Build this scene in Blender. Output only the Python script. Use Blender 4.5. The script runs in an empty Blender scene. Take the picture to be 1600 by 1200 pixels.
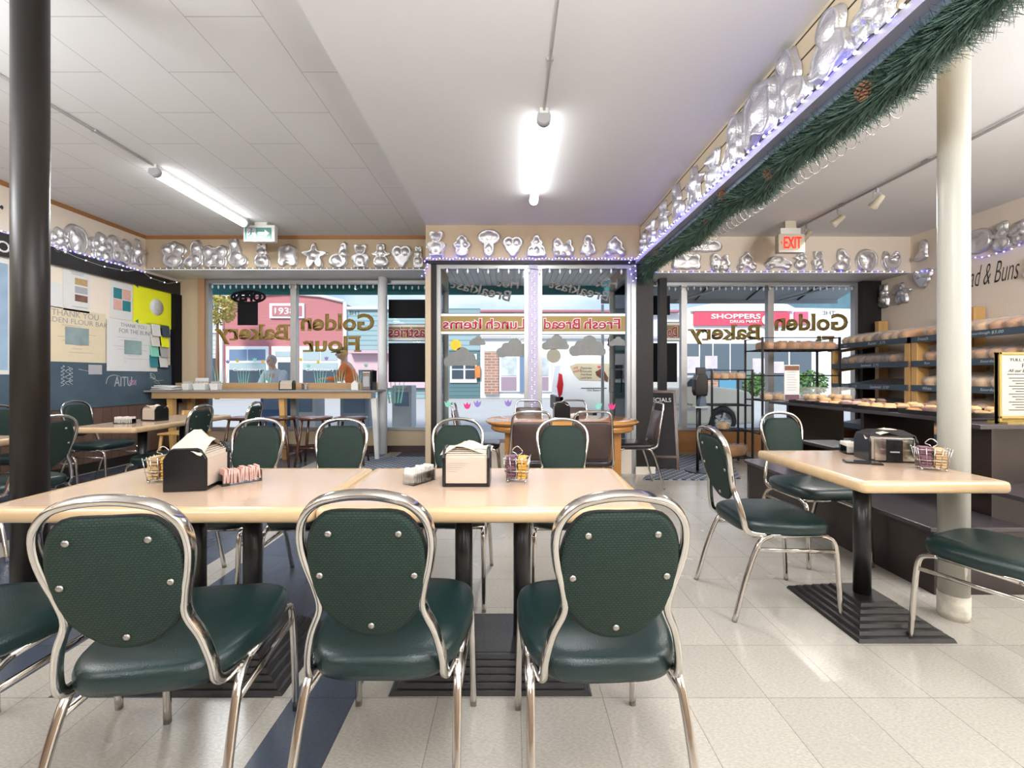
import bpy, math, random
from mathutils import Vector, Matrix
R = math.radians
PI = math.pi
rnd = random.Random(7)
scene = bpy.context.scene
col = scene.collection

# ---------------------------------------------------------------- camera
CAM_H, FPX, HOR = 1.19, 660.0, 588.0
cam_data = bpy.data.cameras.new('camera')
cam_data.sensor_width = 36.0
cam_data.lens = 36.0 * FPX / 1600.0
cam_data.shift_y = -(600.0 - HOR) / 1600.0
cam_data.clip_start = 0.05
cam_data.clip_end = 400
cam = bpy.data.objects.new('camera', cam_data)
cam.location = (0, 0, CAM_H)
cam.rotation_euler = (R(90), 0, 0)
col.objects.link(cam)
scene.camera = cam

# ---------------------------------------------------------------- exposure, sky
scene.view_settings.view_transform = 'Standard'
scene.view_settings.look = 'None'
scene.view_settings.exposure = 0.6
scene.view_settings.gamma = 1.0
scene.view_settings.use_curve_mapping = False
scene.cycles.max_bounces = 7
scene.cycles.diffuse_bounces = 4
scene.cycles.glossy_bounces = 4
scene.cycles.transmission_bounces = 4
scene.cycles.transparent_max_bounces = 14
scene.cycles.sample_clamp_indirect = 4.0
scene.cycles.caustics_reflective = False
scene.cycles.caustics_refractive = False
scene.cycles.use_denoising = True

world = bpy.data.worlds.new('sky')
scene.world = world
world.use_nodes = True
nt = world.node_tree
nt.nodes.clear()
wo = nt.nodes.new('ShaderNodeOutputWorld')
bg = nt.nodes.new('ShaderNodeBackground')
tc = nt.nodes.new('ShaderNodeTexCoord')
mp = nt.nodes.new('ShaderNodeMapping')
mp.inputs['Scale'].default_value = (1.2, 1.2, 4.0)
nz = nt.nodes.new('ShaderNodeTexNoise')
nz.inputs['Scale'].default_value = 2.2
nz.inputs['Detail'].default_value = 6
cr = nt.nodes.new('ShaderNodeValToRGB')
cr.color_ramp.elements[0].position = 0.40
cr.color_ramp.elements[0].color = (0.36, 0.50, 0.80, 1)
cr.color_ramp.elements[1].position = 0.62
cr.color_ramp.elements[1].color = (0.74, 0.82, 0.95, 1)
nt.links.new(tc.outputs['Generated'], mp.inputs['Vector'])
nt.links.new(mp.outputs['Vector'], nz.inputs['Vector'])
nt.links.new(nz.outputs['Fac'], cr.inputs['Fac'])
nt.links.new(cr.outputs['Color'], bg.inputs['Color'])
bg.inputs['Strength'].default_value = 0.95
nt.links.new(bg.outputs['Background'], wo.inputs['Surface'])

sun_d = bpy.data.lights.new('sun', 'SUN')
sun_d.energy = 3.1
sun_d.angle = R(12)
sun_d.color = (1.0, 0.96, 0.9)
sun = bpy.data.objects.new('sun', sun_d)
sun.rotation_euler = (R(50), 0, R(-18))      # high over the roof behind the shop: lights the far side of the street
col.objects.link(sun)

# room numbers (metres; camera stands at x=0, y=0)
XL, XR = -5.25, 5.71
YW, YH, YB = 6.65, 6.05, 5.16
ZC, ZM = 3.20, 3.035
YK = -4.2
BX0, BX1 = -1.055, 1.56

def at(px, py, Y):
    return Vector(((px - 800.0) / FPX * Y, Y, CAM_H - (py - HOR) / FPX * Y))

def area_lamp(name, loc, sx, sy, power, color=(.94, 0.97, 1), rot=(0, 0, 0)):
    d = bpy.data.lights.new(name, 'AREA')
    d.shape = 'RECTANGLE'; d.size = sx; d.size_y = sy
    d.energy = power; d.color = color
    o = bpy.data.objects.new(name, d)
    o.location = loc; o.rotation_euler = rot
    col.objects.link(o)
    return o

# battens and fill lamps: (x, y from, y to, ceiling height); two seen battens, then unseen fill lamps added
BATTENS_AND_FILL = [(0.22, 2.92, 4.30, ZM), (-3.4, 4.03, 5.36, ZC), (0.22, -0.6, 0.8, ZM), (-3.4, 0.4, 1.8, ZC),
           (-3.4, -3.0, -1.6, ZC), (0.22, -3.2, -1.8, ZM), (3.6, -1.2, 0.2, 3.17), (3.6, -3.2, -1.8, 3.17), (4.1, 0.7, 2.1, 3.17)]
for i_, (bx_, y0_, y1_, zc_) in enumerate(BATTENS_AND_FILL):
    if i_ < 2:
        area_lamp('batten_and_fill_light', (bx_, (y0_ + y1_) / 2, zc_ - 0.125), 0.08, y1_ - y0_ - .1, 30)
        continue
    for k_ in (.25, .75):                     # unseen fill lamps, added to brighten the room and its ceiling
        d_ = bpy.data.lights.new('batten_and_fill_light', 'POINT'); d_.energy = 46 if bx_ < 3 else (66 if bx_ < 4 else 42); d_.shadow_soft_size = .25; d_.color = (.94, .97, 1)
        o_ = bpy.data.objects.new('batten_and_fill_light', d_); o_.location = (bx_, y0_ + (y1_ - y0_) * k_, zc_ - .6); col.objects.link(o_)

# ---------------------------------------------------------------- materials
def mat(name, color, rough=0.5, metal=0.0, var=0.0, vscale=8.0, bump=0.0, bscale=60.0, emis=None, estr=0.0, spec=None, coat=0.0, alpha=None):
    m = bpy.data.materials.new(name)
    m.use_nodes = True
    n = m.node_tree; b = n.nodes['Principled BSDF']
    c = tuple(color) + (1,) if len(color) == 3 else color
    b.inputs['Base Color'].default_value = c
    b.inputs['Roughness'].default_value = rough
    b.inputs['Metallic'].default_value = metal
    if spec is not None: b.inputs['Specular IOR Level'].default_value = spec
    if coat: b.inputs['Coat Weight'].default_value = coat; b.inputs['Coat Roughness'].default_value = 0.12
    if alpha is not None: b.inputs['Alpha'].default_value = alpha
    if emis:
        b.inputs['Emission Color'].default_value = tuple(emis) + (1,)
        b.inputs['Emission Strength'].default_value = estr
    if var or bump:
        t = n.nodes.new('ShaderNodeTexCoord')
    if var:
        z = n.nodes.new('ShaderNodeTexNoise'); z.inputs['Scale'].default_value = vscale; z.inputs['Detail'].default_value = 4
        mx = n.nodes.new('ShaderNodeMix'); mx.data_type = 'RGBA'
        mx.inputs[6].default_value = tuple(max(0, x * (1 - var)) for x in c[:3]) + (1,)
        mx.inputs[7].default_value = tuple(min(1, x * (1 + var)) for x in c[:3]) + (1,)
        n.links.new(t.outputs['Object'], z.inputs['Vector'])
        n.links.new(z.outputs['Fac'], mx.inputs[0]); n.links.new(mx.outputs[2], b.inputs['Base Color'])
    if bump:
        z2 = n.nodes.new('ShaderNodeTexNoise'); z2.inputs['Scale'].default_value = bscale; z2.inputs['Detail'].default_value = 3
        bp = n.nodes.new('ShaderNodeBump'); bp.inputs['Strength'].default_value = bump; bp.inputs['Distance'].default_value = 0.01
        n.links.new(t.outputs['Object'], z2.inputs['Vector'])
        n.links.new(z2.outputs['Fac'], bp.inputs['Height']); n.links.new(bp.outputs['Normal'], b.inputs['Normal'])
    return m

def brick_mat(name, c1, c2, mortar, w, h, off=0.5, ms=0.003, rough=0.6, axes='XY', shift=(0, 0), bump=0.0):
    m = mat(name, c1, rough)
    n = m.node_tree; b = n.nodes['Principled BSDF']
    t = n.nodes.new('ShaderNodeTexCoord'); sx = n.nodes.new('ShaderNodeSeparateXYZ'); cx = n.nodes.new('ShaderNodeCombineXYZ')
    n.links.new(t.outputs['Object'], sx.inputs[0])
    for k in (0, 1):
        a = n.nodes.new('ShaderNodeMath'); a.operation = 'ADD'; a.inputs[1].default_value = shift[k]
        n.links.new(sx.outputs[axes[k]], a.inputs[0]); n.links.new(a.outputs[0], cx.inputs[k])
    br = n.nodes.new('ShaderNodeTexBrick')
    br.offset = off; br.squash = 1.0
    br.inputs['Color1'].default_value = tuple(c1) + (1,); br.inputs['Color2'].default_value = tuple(c2) + (1,)
    br.inputs['Mortar'].default_value = tuple(mortar) + (1,)
    br.inputs['Scale'].default_value = 1.0; br.inputs['Mortar Size'].default_value = ms
    br.inputs['Brick Width'].default_value = w; br.inputs['Row Height'].default_value = h
    br.inputs['Mortar Smooth'].default_value = 0.1
    n.links.new(cx.outputs[0], br.inputs['Vector'])
    n.links.new(br.outputs['Color'], b.inputs['Base Color'])
    if bump:
        bp = n.nodes.new('ShaderNodeBump'); bp.inputs['Strength'].default_value = bump; bp.inputs['Distance'].default_value = 0.01; bp.invert = True
        n.links.new(br.outputs['Fac'], bp.inputs['Height']); n.links.new(bp.outputs['Normal'], b.inputs['Normal'])
    return m

def wood_mat(name, c1, c2, rough=0.4, axis='X', scale=1.0, coat=0.0):
    m = mat(name, c1, rough, coat=coat)
    n = m.node_tree; b = n.nodes['Principled BSDF']
    t = n.nodes.new('ShaderNodeTexCoord'); mp = n.nodes.new('ShaderNodeMapping')
    s = {'X': (1.5, 22, 22), 'Y': (22, 1.5, 22), 'Z': (22, 22, 1.5)}[axis]
    mp.inputs['Scale'].default_value = tuple(k * scale for k in s)
    z = n.nodes.new('ShaderNodeTexNoise'); z.inputs['Scale'].default_value = 1.0; z.inputs['Detail'].default_value = 5; z.inputs['Distortion'].default_value = 0.4
    mx = n.nodes.new('ShaderNodeMix'); mx.data_type = 'RGBA'
    mx.inputs[6].default_value = tuple(c1) + (1,); mx.inputs[7].default_value = tuple(c2) + (1,)
    n.links.new(t.outputs['Object'], mp.inputs[0]); n.links.new(mp.outputs[0], z.inputs['Vector'])
    n.links.new(z.outputs['Fac'], mx.inputs[0]); n.links.new(mx.outputs[2], b.inputs['Base Color'])
    return m

def glass_mat(name, tint=(1, 1, 1), refl=0.06):
    m = bpy.data.materials.new(name); m.use_nodes = True
    n = m.node_tree; n.nodes.clear()
    o = n.nodes.new('ShaderNodeOutputMaterial'); tr = n.nodes.new('ShaderNodeBsdfTransparent'); gl = n.nodes.new('ShaderNodeBsdfGlossy')
    tr.inputs[0].default_value = tuple(tint) + (1,); gl.inputs['Roughness'].default_value = 0.03
    lw = n.nodes.new('ShaderNodeLayerWeight'); lw.inputs[0].default_value = refl
    mx = n.nodes.new('ShaderNodeMixShader')
    n.links.new(lw.outputs['Fresnel'], mx.inputs[0]); n.links.new(tr.outputs[0], mx.inputs[1]); n.links.new(gl.outputs[0], mx.inputs[2])
    n.links.new(mx.outputs[0], o.inputs[0])
    return m

def film_mat(name, color, opacity=0.35, rough=0.15):
    """clear plastic bag: mostly see-through with a crinkled glossy skin"""
    m = bpy.data.materials.new(name); m.use_nodes = True
    n = m.node_tree; n.nodes.clear()
    o = n.nodes.new('ShaderNodeOutputMaterial'); tr = n.nodes.new('ShaderNodeBsdfTransparent')
    p = n.nodes.new('ShaderNodeBsdfPrincipled'); p.inputs['Base Color'].default_value = tuple(color) + (1,); p.inputs['Roughness'].default_value = rough
    z = n.nodes.new('ShaderNodeTexNoise'); z.inputs['Scale'].default_value = 22; t = n.nodes.new('ShaderNodeTexCoord')
    bp = n.nodes.new('ShaderNodeBump'); bp.inputs['Strength'].default_value = 0.9; bp.inputs['Distance'].default_value = 0.02
    n.links.new(t.outputs['Object'], z.inputs['Vector']); n.links.new(z.outputs['Fac'], bp.inputs['Height']); n.links.new(bp.outputs[0], p.inputs['Normal'])
    mx = n.nodes.new('ShaderNodeMixShader'); mx.inputs[0].default_value = opacity
    n.links.new(tr.outputs[0], mx.inputs[1]); n.links.new(p.outputs[0], mx.inputs[2]); n.links.new(mx.outputs[0], o.inputs[0])
    return m

M = {}
M['chrome'] = mat('chrome', (0.60, 0.57, 0.53), 0.13, 1.0, bump=0.03, bscale=30)
M['steel'] = mat('brushed_steel', (0.42, 0.40, 0.37), 0.3, 1.0)
M['wire'] = mat('wire_steel', (0.55, 0.53, 0.5), 0.25, 1.0)
M['vinyl'] = mat('green_vinyl', (0.006, 0.020, 0.019), 0.30, bump=0.12, bscale=260, var=0.25, vscale=6)
M['rubber'] = mat('black_rubber', (0.02, 0.02, 0.02), 0.7)
M['black'] = mat('black_enamel', (0.012, 0.011, 0.011), 0.32, var=0.3)
M['blackiron'] = mat('black_cast_iron', (0.016, 0.015, 0.015), 0.38, bump=0.15, bscale=120, var=0.4)
M['brownvinyl'] = mat('brown_vinyl', (0.06, 0.035, 0.03), 0.35, bump=0.1, bscale=120)
M['darkvinyl'] = mat('dark_brown_vinyl', (0.022, 0.016, 0.016), 0.25, bump=0.1, bscale=90)
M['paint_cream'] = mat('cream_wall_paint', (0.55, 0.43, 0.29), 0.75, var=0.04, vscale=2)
M['paint_cream2'] = mat('pale_cream_wall_paint', (0.84, 0.73, 0.61), 0.75, var=0.04, vscale=2)
M['white'] = mat('white_paint', (0.82, 0.82, 0.82), 0.55, var=0.03, vscale=3)
M['ceil'] = mat('white_ceiling_paint', (0.84, 0.84, 0.85), 0.8, var=0.02, vscale=1.5)
M['alu'] = mat('aluminium_frame', (0.42, 0.415, 0.405), 0.38, 0.6, var=0.1)
M['darkframe'] = mat('dark_bronze_frame', (0.018, 0.015, 0.013), 0.5, spec=.3)
M['trimwood'] = wood_mat('orange_wood_trim', (0.42, 0.20, 0.07), (0.30, 0.13, 0.045), 0.45)
M['glass'] = glass_mat('window_glass', (0.97, 0.985, 0.98), 0.12)
M['maple_edge'] = wood_mat('pale_wood_edge', (0.60, 0.43, 0.25), (0.47, 0.31, 0.16), 0.28, 'X', 1.0, 0.3)
M['laminate'] = mat('beige_laminate', (0.50, 0.36, 0.26), 0.14, var=0.05, vscale=300)
M['pine'] = wood_mat('pine_board', (0.66, 0.40, 0.15), (0.50, 0.27, 0.08), 0.42, 'Z')
M['pine_x'] = wood_mat('pale_oak_counter', (0.50, 0.33, 0.17), (0.38, 0.23, 0.11), 0.4, 'X')
M['oak'] = wood_mat('honey_oak', (0.52, 0.24, 0.06), (0.36, 0.14, 0.03), 0.14, 'X', 1, 0.4)
M['walnut'] = wood_mat('dark_walnut', (0.10, 0.035, 0.018), (0.05, 0.018, 0.01), 0.22, 'Z', 1, 0.4)
M['espresso'] = wood_mat('espresso_laminate', (0.028, 0.018, 0.016), (0.018, 0.012, 0.011), 0.30, 'Y')
M['espresso_top'] = wood_mat('espresso_worktop', (0.06, 0.05, 0.055), (0.04, 0.034, 0.036), 0.25, 'Y')
M['wains'] = brick_mat('brown_wainscot', (0.15, 0.085, 0.06), (0.12, 0.066, 0.048), (0.05, 0.03, 0.022), 0.12, 3.0, 0, 0.004, 0.45, 'YZ')
M['chalk'] = mat('slate_chalkboard', (0.060, 0.095, 0.125), 0.5, var=0.45, vscale=2.5)
M['chalkline'] = mat('chalk_writing', (0.42, 0.46, 0.48), 0.9)
M['slate_edge'] = mat('slate_blue_shelf_edge', (0.045, 0.068, 0.095), 0.5, var=0.2)
M['greyshelf'] = mat('grey_shelf_liner', (0.27, 0.25, 0.23), 0.5, var=0.1)
M['pan'] = mat('pressed_aluminium', (0.76, 0.755, 0.77), 0.32, 0.9, bump=0.4, bscale=34)
M['pan_gold'] = mat('gold_aluminium', (0.83, 0.55, 0.12), 0.28, 0.9, bump=0.3, bscale=24)
M['led_white'] = mat('white_led_bulb', (0.9, 0.9, 1), 0.3, emis=(0.82, 0.84, 1), estr=1.6)
M['led_blue'] = mat('blue_led_bulb', (0.4, 0.4, 1), 0.3, emis=(0.13, 0.12, 1.0), estr=4.5)
M['cord'] = mat('pale_cord', (0.5, 0.47, 0.45), 0.5)
M['cord_dark'] = mat('dark_cord', (0.05, 0.05, 0.06), 0.5)
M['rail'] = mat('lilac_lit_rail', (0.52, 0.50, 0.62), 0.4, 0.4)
M['tube'] = mat('lit_fluorescent_tube', (1, 1, 1), 0.3, emis=(.97, .985, 1), estr=5.0)
M['plastic_w'] = mat('white_plastic', (0.75, 0.74, 0.70), 0.4)
M['plastic_g'] = mat('grey_plastic', (0.42, 0.42, 0.43), 0.4)
M['ivory'] = mat('ivory_plastic', (0.60, 0.54, 0.42), 0.45)
M['red_lit'] = mat('lit_red_letters', (0.8, 0.02, 0.01), 0.4, emis=(1, 0.03, 0.01), estr=0.9)
M['green_sign'] = mat('green_sign', (0.06, 0.22, 0.17), 0.4)
M['paper'] = mat('white_paper', (0.72, 0.71, 0.69), 0.8, var=0.04, vscale=20)
M['paper_b'] = mat('cream_paper', (0.74, 0.62, 0.43), 0.8, var=0.05, vscale=12)
M['paper_y'] = mat('yellow_poster_board', (0.88, 0.90, 0.02), 0.7)
M['napkin'] = mat('napkin_paper', (0.56, 0.49, 0.40), 0.85, bump=0.2, bscale=80)
M['kraft'] = mat('beige_card', (0.50, 0.40, 0.32), 0.7)
M['ink'] = mat('black_ink', (0.03, 0.03, 0.03), 0.6)
M['greyink'] = mat('grey_ink', (0.33, 0.33, 0.33), 0.7)
M['gold_let'] = mat('gold_lettering', (0.25, 0.165, 0.035), 0.5)
M['gold_band'] = mat('gold_band', (0.28, 0.185, 0.045), 0.55)
M['red_let'] = mat('crimson_lettering', (0.42, 0.01, 0.04), 0.5)
M['white_let'] = mat('white_lettering', (0.85, 0.83, 0.80), 0.5)
M['grey_let'] = mat('grey_lettering', (0.14, 0.13, 0.12), 0.6)
M['cloud'] = mat('grey_window_paint', (0.20, 0.205, 0.195), 0.8, var=0.15, vscale=14)
M['sunp'] = mat('yellow_window_paint', (0.70, 0.50, 0.04), 0.8)
M['teal'] = mat('teal_awning_cloth', (0.03, 0.22, 0.25), 0.7)
M['awn_grey'] = mat('grey_awning_cloth', (0.34, 0.36, 0.37), 0.75, var=0.05)
M['mint'] = mat('mint_window_paint', (0.25, 0.62, 0.50), 0.8)
M['pinkp'] = mat('pink_window_paint', (0.70, 0.05, 0.22), 0.8)
M['lilacp'] = mat('lilac_window_paint', (0.28, 0.20, 0.55), 0.8)
M['needle'] = mat('green_needles', (0.022, 0.055, 0.032), 0.6, var=0.5, vscale=12)
M['needle2'] = mat('blue_green_needles', (0.05, 0.095, 0.072), 0.6, var=0.4, vscale=12)
M['cone'] = mat('brown_pine_cone', (0.20, 0.09, 0.045), 0.7, var=0.4, vscale=60)
M['berry'] = mat('red_berry', (0.22, 0.01, 0.03), 0.3)
M['crust'] = mat('baked_crust', (0.60, 0.27, 0.08), 0.5, var=0.5, vscale=9, bump=0.2, bscale=30)
M['crust2'] = mat('pale_crust', (0.72, 0.44, 0.20), 0.55, var=0.4, vscale=9, bump=0.2, bscale=30)
M['crust3'] = mat('dark_crust', (0.20, 0.10, 0.07), 0.5, var=0.5, vscale=9, bump=0.2, bscale=30)
M['bag'] = film_mat('clear_plastic_bag', (0.85, 0.84, 0.84), 0.18, 0.10)
M['matdark'] = None
M['blackpanel'] = mat('black_panel', (0.006, 0.006, 0.008), 0.6, spec=.15)
M['screenblack'] = mat('glossy_black_plastic', (0.01, 0.01, 0.011), 0.2)
M['speckle'] = mat('purple_packets', (0.16, 0.07, 0.10), 0.6, var=0.4, vscale=60)
M['packet_w'] = mat('white_packets', (0.72, 0.66, 0.60), 0.7, var=0.2, vscale=60)
M['packet_p'] = mat('pink_packets', (0.72, 0.42, 0.36), 0.7, var=0.35, vscale=50)
M['packet_y'] = mat('amber_packets', (0.62, 0.34, 0.05), 0.6, var=0.3, vscale=40)
M['packet_k'] = mat('kraft_packets', (0.50, 0.33, 0.16), 0.7, var=0.3, vscale=40)
M['acrylic'] = glass_mat('clear_acrylic', (0.95, 0.96, 0.96), 0.25)

def fabric_mat():
    m = mat('green_woven_fabric', (0.05, 0.085, 0.062), 0.62)
    n = m.node_tree; b = n.nodes['Principled BSDF']
    b.inputs['Specular IOR Level'].default_value = 0.25
    t = n.nodes.new('ShaderNodeTexCoord')
    w = n.nodes.new('ShaderNodeTexBrick')
    mp = n.nodes.new('ShaderNodeMapping'); mp.inputs['Rotation'].default_value = (R(90), 0, 0)
    n.links.new(t.outputs['Object'], mp.inputs[0])
    w.inputs['Scale'].default_value = 1; w.inputs['Brick Width'].default_value = 0.010; w.inputs['Row Height'].default_value = 0.006
    w.inputs['Mortar Size'].default_value = 0.0013
    w.inputs['Color1'].default_value = (0.018, 0.036, 0.027, 1); w.inputs['Color2'].default_value = (0.023, 0.043, 0.033, 1); w.inputs['Mortar'].default_value = (0.009, 0.019, 0.014, 1)
    n.links.new(mp.outputs[0], w.inputs['Vector']); n.links.new(w.outputs['Color'], b.inputs['Base Color'])
    bp = n.nodes.new('ShaderNodeBump'); bp.inputs['Strength'].default_value = 0.5; bp.inputs['Distance'].default_value = 0.002; bp.invert = True
    n.links.new(w.outputs['Fac'], bp.inputs['Height']); n.links.new(bp.outputs[0], b.inputs['Normal'])
    return m
M['fabric'] = fabric_mat()

def floor_mat():
    m = mat('vinyl_floor_tiles', (0.5, 0.46, 0.40), 0.2)
    n = m.node_tree; b = n.nodes['Principled BSDF']; L = n.links
    t = n.nodes.new('ShaderNodeTexCoord'); s = n.nodes.new('ShaderNodeSeparateXYZ'); L.new(t.outputs['Object'], s.inputs[0])
    def math_(op, a, bv=None):
        k = n.nodes.new('ShaderNodeMath'); k.operation = op
        for i, v in enumerate((a, bv)):
            if v is None: continue
            if isinstance(v, (int, float)): k.inputs[i].default_value = v
            else: L.new(v, k.inputs[i])
        return k.outputs[0]
    X, Y = s.outputs[0], s.outputs[1]
    c = n.nodes.new('ShaderNodeCombineXYZ')
    L.new(math_('ADD', X, 30.5 - 0.031), c.inputs[0]); L.new(math_('ADD', Y, 30.5 - 0.039), c.inputs[1])
    br = n.nodes.new('ShaderNodeTexBrick'); br.offset = 0
    for k, v in (('Scale', 1), ('Brick Width', .305), ('Row Height', .305), ('Mortar Size', .0011), ('Mortar Smooth', .2), ('Bias', 0)): br.inputs[k].default_value = v
    br.inputs['Color1'].default_value = (0.44, 0.405, 0.35, 1); br.inputs['Color2'].default_value = (0.39, 0.358, 0.31, 1); br.inputs['Mortar'].default_value = (0.17, 0.15, 0.13, 1)
    L.new(c.outputs[0], br.inputs['Vector'])
    br2 = n.nodes.new('ShaderNodeTexBrick'); br2.offset = 0
    for k, v in (('Scale', 1), ('Brick Width', .305), ('Row Height', .305), ('Mortar Size', .0011), ('Mortar Smooth', .2)): br2.inputs[k].default_value = v
    br2.inputs['Color1'].default_value = (0.055, 0.068, 0.095, 1); br2.inputs['Color2'].default_value = (0.075, 0.088, 0.115, 1); br2.inputs['Mortar'].default_value = (0.02, 0.02, 0.02, 1)
    L.new(c.outputs[0], br2.inputs['Vector'])
    # dark bands of the left half of the room
    a1 = math_('MULTIPLY', math_('GREATER_THAN', X, -.815), math_('LESS_THAN', X, -.579))
    a2 = math_('MULTIPLY', math_('LESS_THAN', X, -.884), math_('GREATER_THAN', Y, 1.564))
    light = math_('MULTIPLY', math_('GREATER_THAN', X, -1.92), math_('LESS_THAN', X, -1.72))
    fr = math_('FRACT', math_('MULTIPLY', math_('ADD', X, 9.15), 1 / 0.915))
    light2 = math_('MULTIPLY', math_('LESS_THAN', fr, .333), math_('LESS_THAN', X, -1.9))
    light = math_('MAXIMUM', light, light2)
    a2 = math_('MULTIPLY', a2, math_('SUBTRACT', 1.0, light))
    a1 = math_('MAXIMUM', a1, a2)
    a1 = math_('MINIMUM', a1, 1.0)
    mx = n.nodes.new('ShaderNodeMix'); mx.data_type = 'RGBA'
    L.new(a1, mx.inputs[0]); L.new(br.outputs['Color'], mx.inputs[6]); L.new(br2.outputs['Color'], mx.inputs[7])
    z = n.nodes.new('ShaderNodeTexNoise'); z.inputs['Scale'].default_value = 80; z.inputs['Detail'].default_value = 6
    mpp = n.nodes.new('ShaderNodeMapping'); mpp.inputs['Scale'].default_value = (1, 2.4, 1); mpp.inputs['Rotation'].default_value = (0, 0, .5)
    L.new(t.outputs['Object'], mpp.inputs[0]); L.new(mpp.outputs[0], z.inputs['Vector'])
    cr = n.nodes.new('ShaderNodeValToRGB'); cr.color_ramp.elements[0].position = .33; cr.color_ramp.elements[0].color = (.86, .855, .84, 1); cr.color_ramp.elements[1].position = .62; cr.color_ramp.elements[1].color = (1.06, 1.06, 1.06, 1)
    L.new(z.outputs['Fac'], cr.inputs[0])
    mm = n.nodes.new('ShaderNodeMix'); mm.data_type = 'RGBA'; mm.blend_type = 'MULTIPLY'; mm.inputs[0].default_value = 1
    L.new(mx.outputs[2], mm.inputs[6]); L.new(cr.outputs[0], mm.inputs[7]); L.new(mm.outputs[2], b.inputs['Base Color'])
    z3 = n.nodes.new('ShaderNodeTexNoise'); z3.inputs['Scale'].default_value = 5; z3.inputs['Detail'].default_value = 3
    L.new(t.outputs['Object'], z3.inputs['Vector'])
    mr = n.nodes.new('ShaderNodeMapRange'); mr.inputs[3].default_value = .14; mr.inputs[4].default_value = .34
    L.new(z3.outputs['Fac'], mr.inputs[0]); L.new(mr.outputs[0], b.inputs['Roughness'])
    bp = n.nodes.new('ShaderNodeBump'); bp.inputs['Strength'].default_value = .12; bp.inputs['Distance'].default_value = .01
    L.new(z3.outputs['Fac'], bp.inputs['Height']); L.new(bp.outputs[0], b.inputs['Normal'])
    return m
M['floor'] = floor_mat()

def lattice_mat():
    m = mat('lattice_floor_mat', (0.03, 0.035, 0.05), 0.6)
    n = m.node_tree; b = n.nodes['Principled BSDF']; L = n.links
    t = n.nodes.new('ShaderNodeTexCoord'); mp = n.nodes.new('ShaderNodeMapping'); mp.inputs['Rotation'].default_value = (0, 0, R(45)); mp.inputs['Scale'].default_value = (14, 14, 14)
    ck = n.nodes.new('ShaderNodeTexBrick'); ck.offset = 0
    for k, v in (('Scale', 1), ('Brick Width', 1), ('Row Height', 1), ('Mortar Size', .13), ('Mortar Smooth', .1)): ck.inputs[k].default_value = v
    ck.inputs['Color1'].default_value = (0.035, 0.04, 0.055, 1); ck.inputs['Color2'].default_value = (0.04, 0.045, 0.06, 1); ck.inputs['Mortar'].default_value = (0.34, 0.37, 0.42, 1)
    L.new(t.outputs['Object'], mp.inputs[0]); L.new(mp.outputs[0], ck.inputs['Vector']); L.new(ck.outputs['Color'], b.inputs['Base Color'])
    return m
M['matdark'] = lattice_mat()

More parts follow.
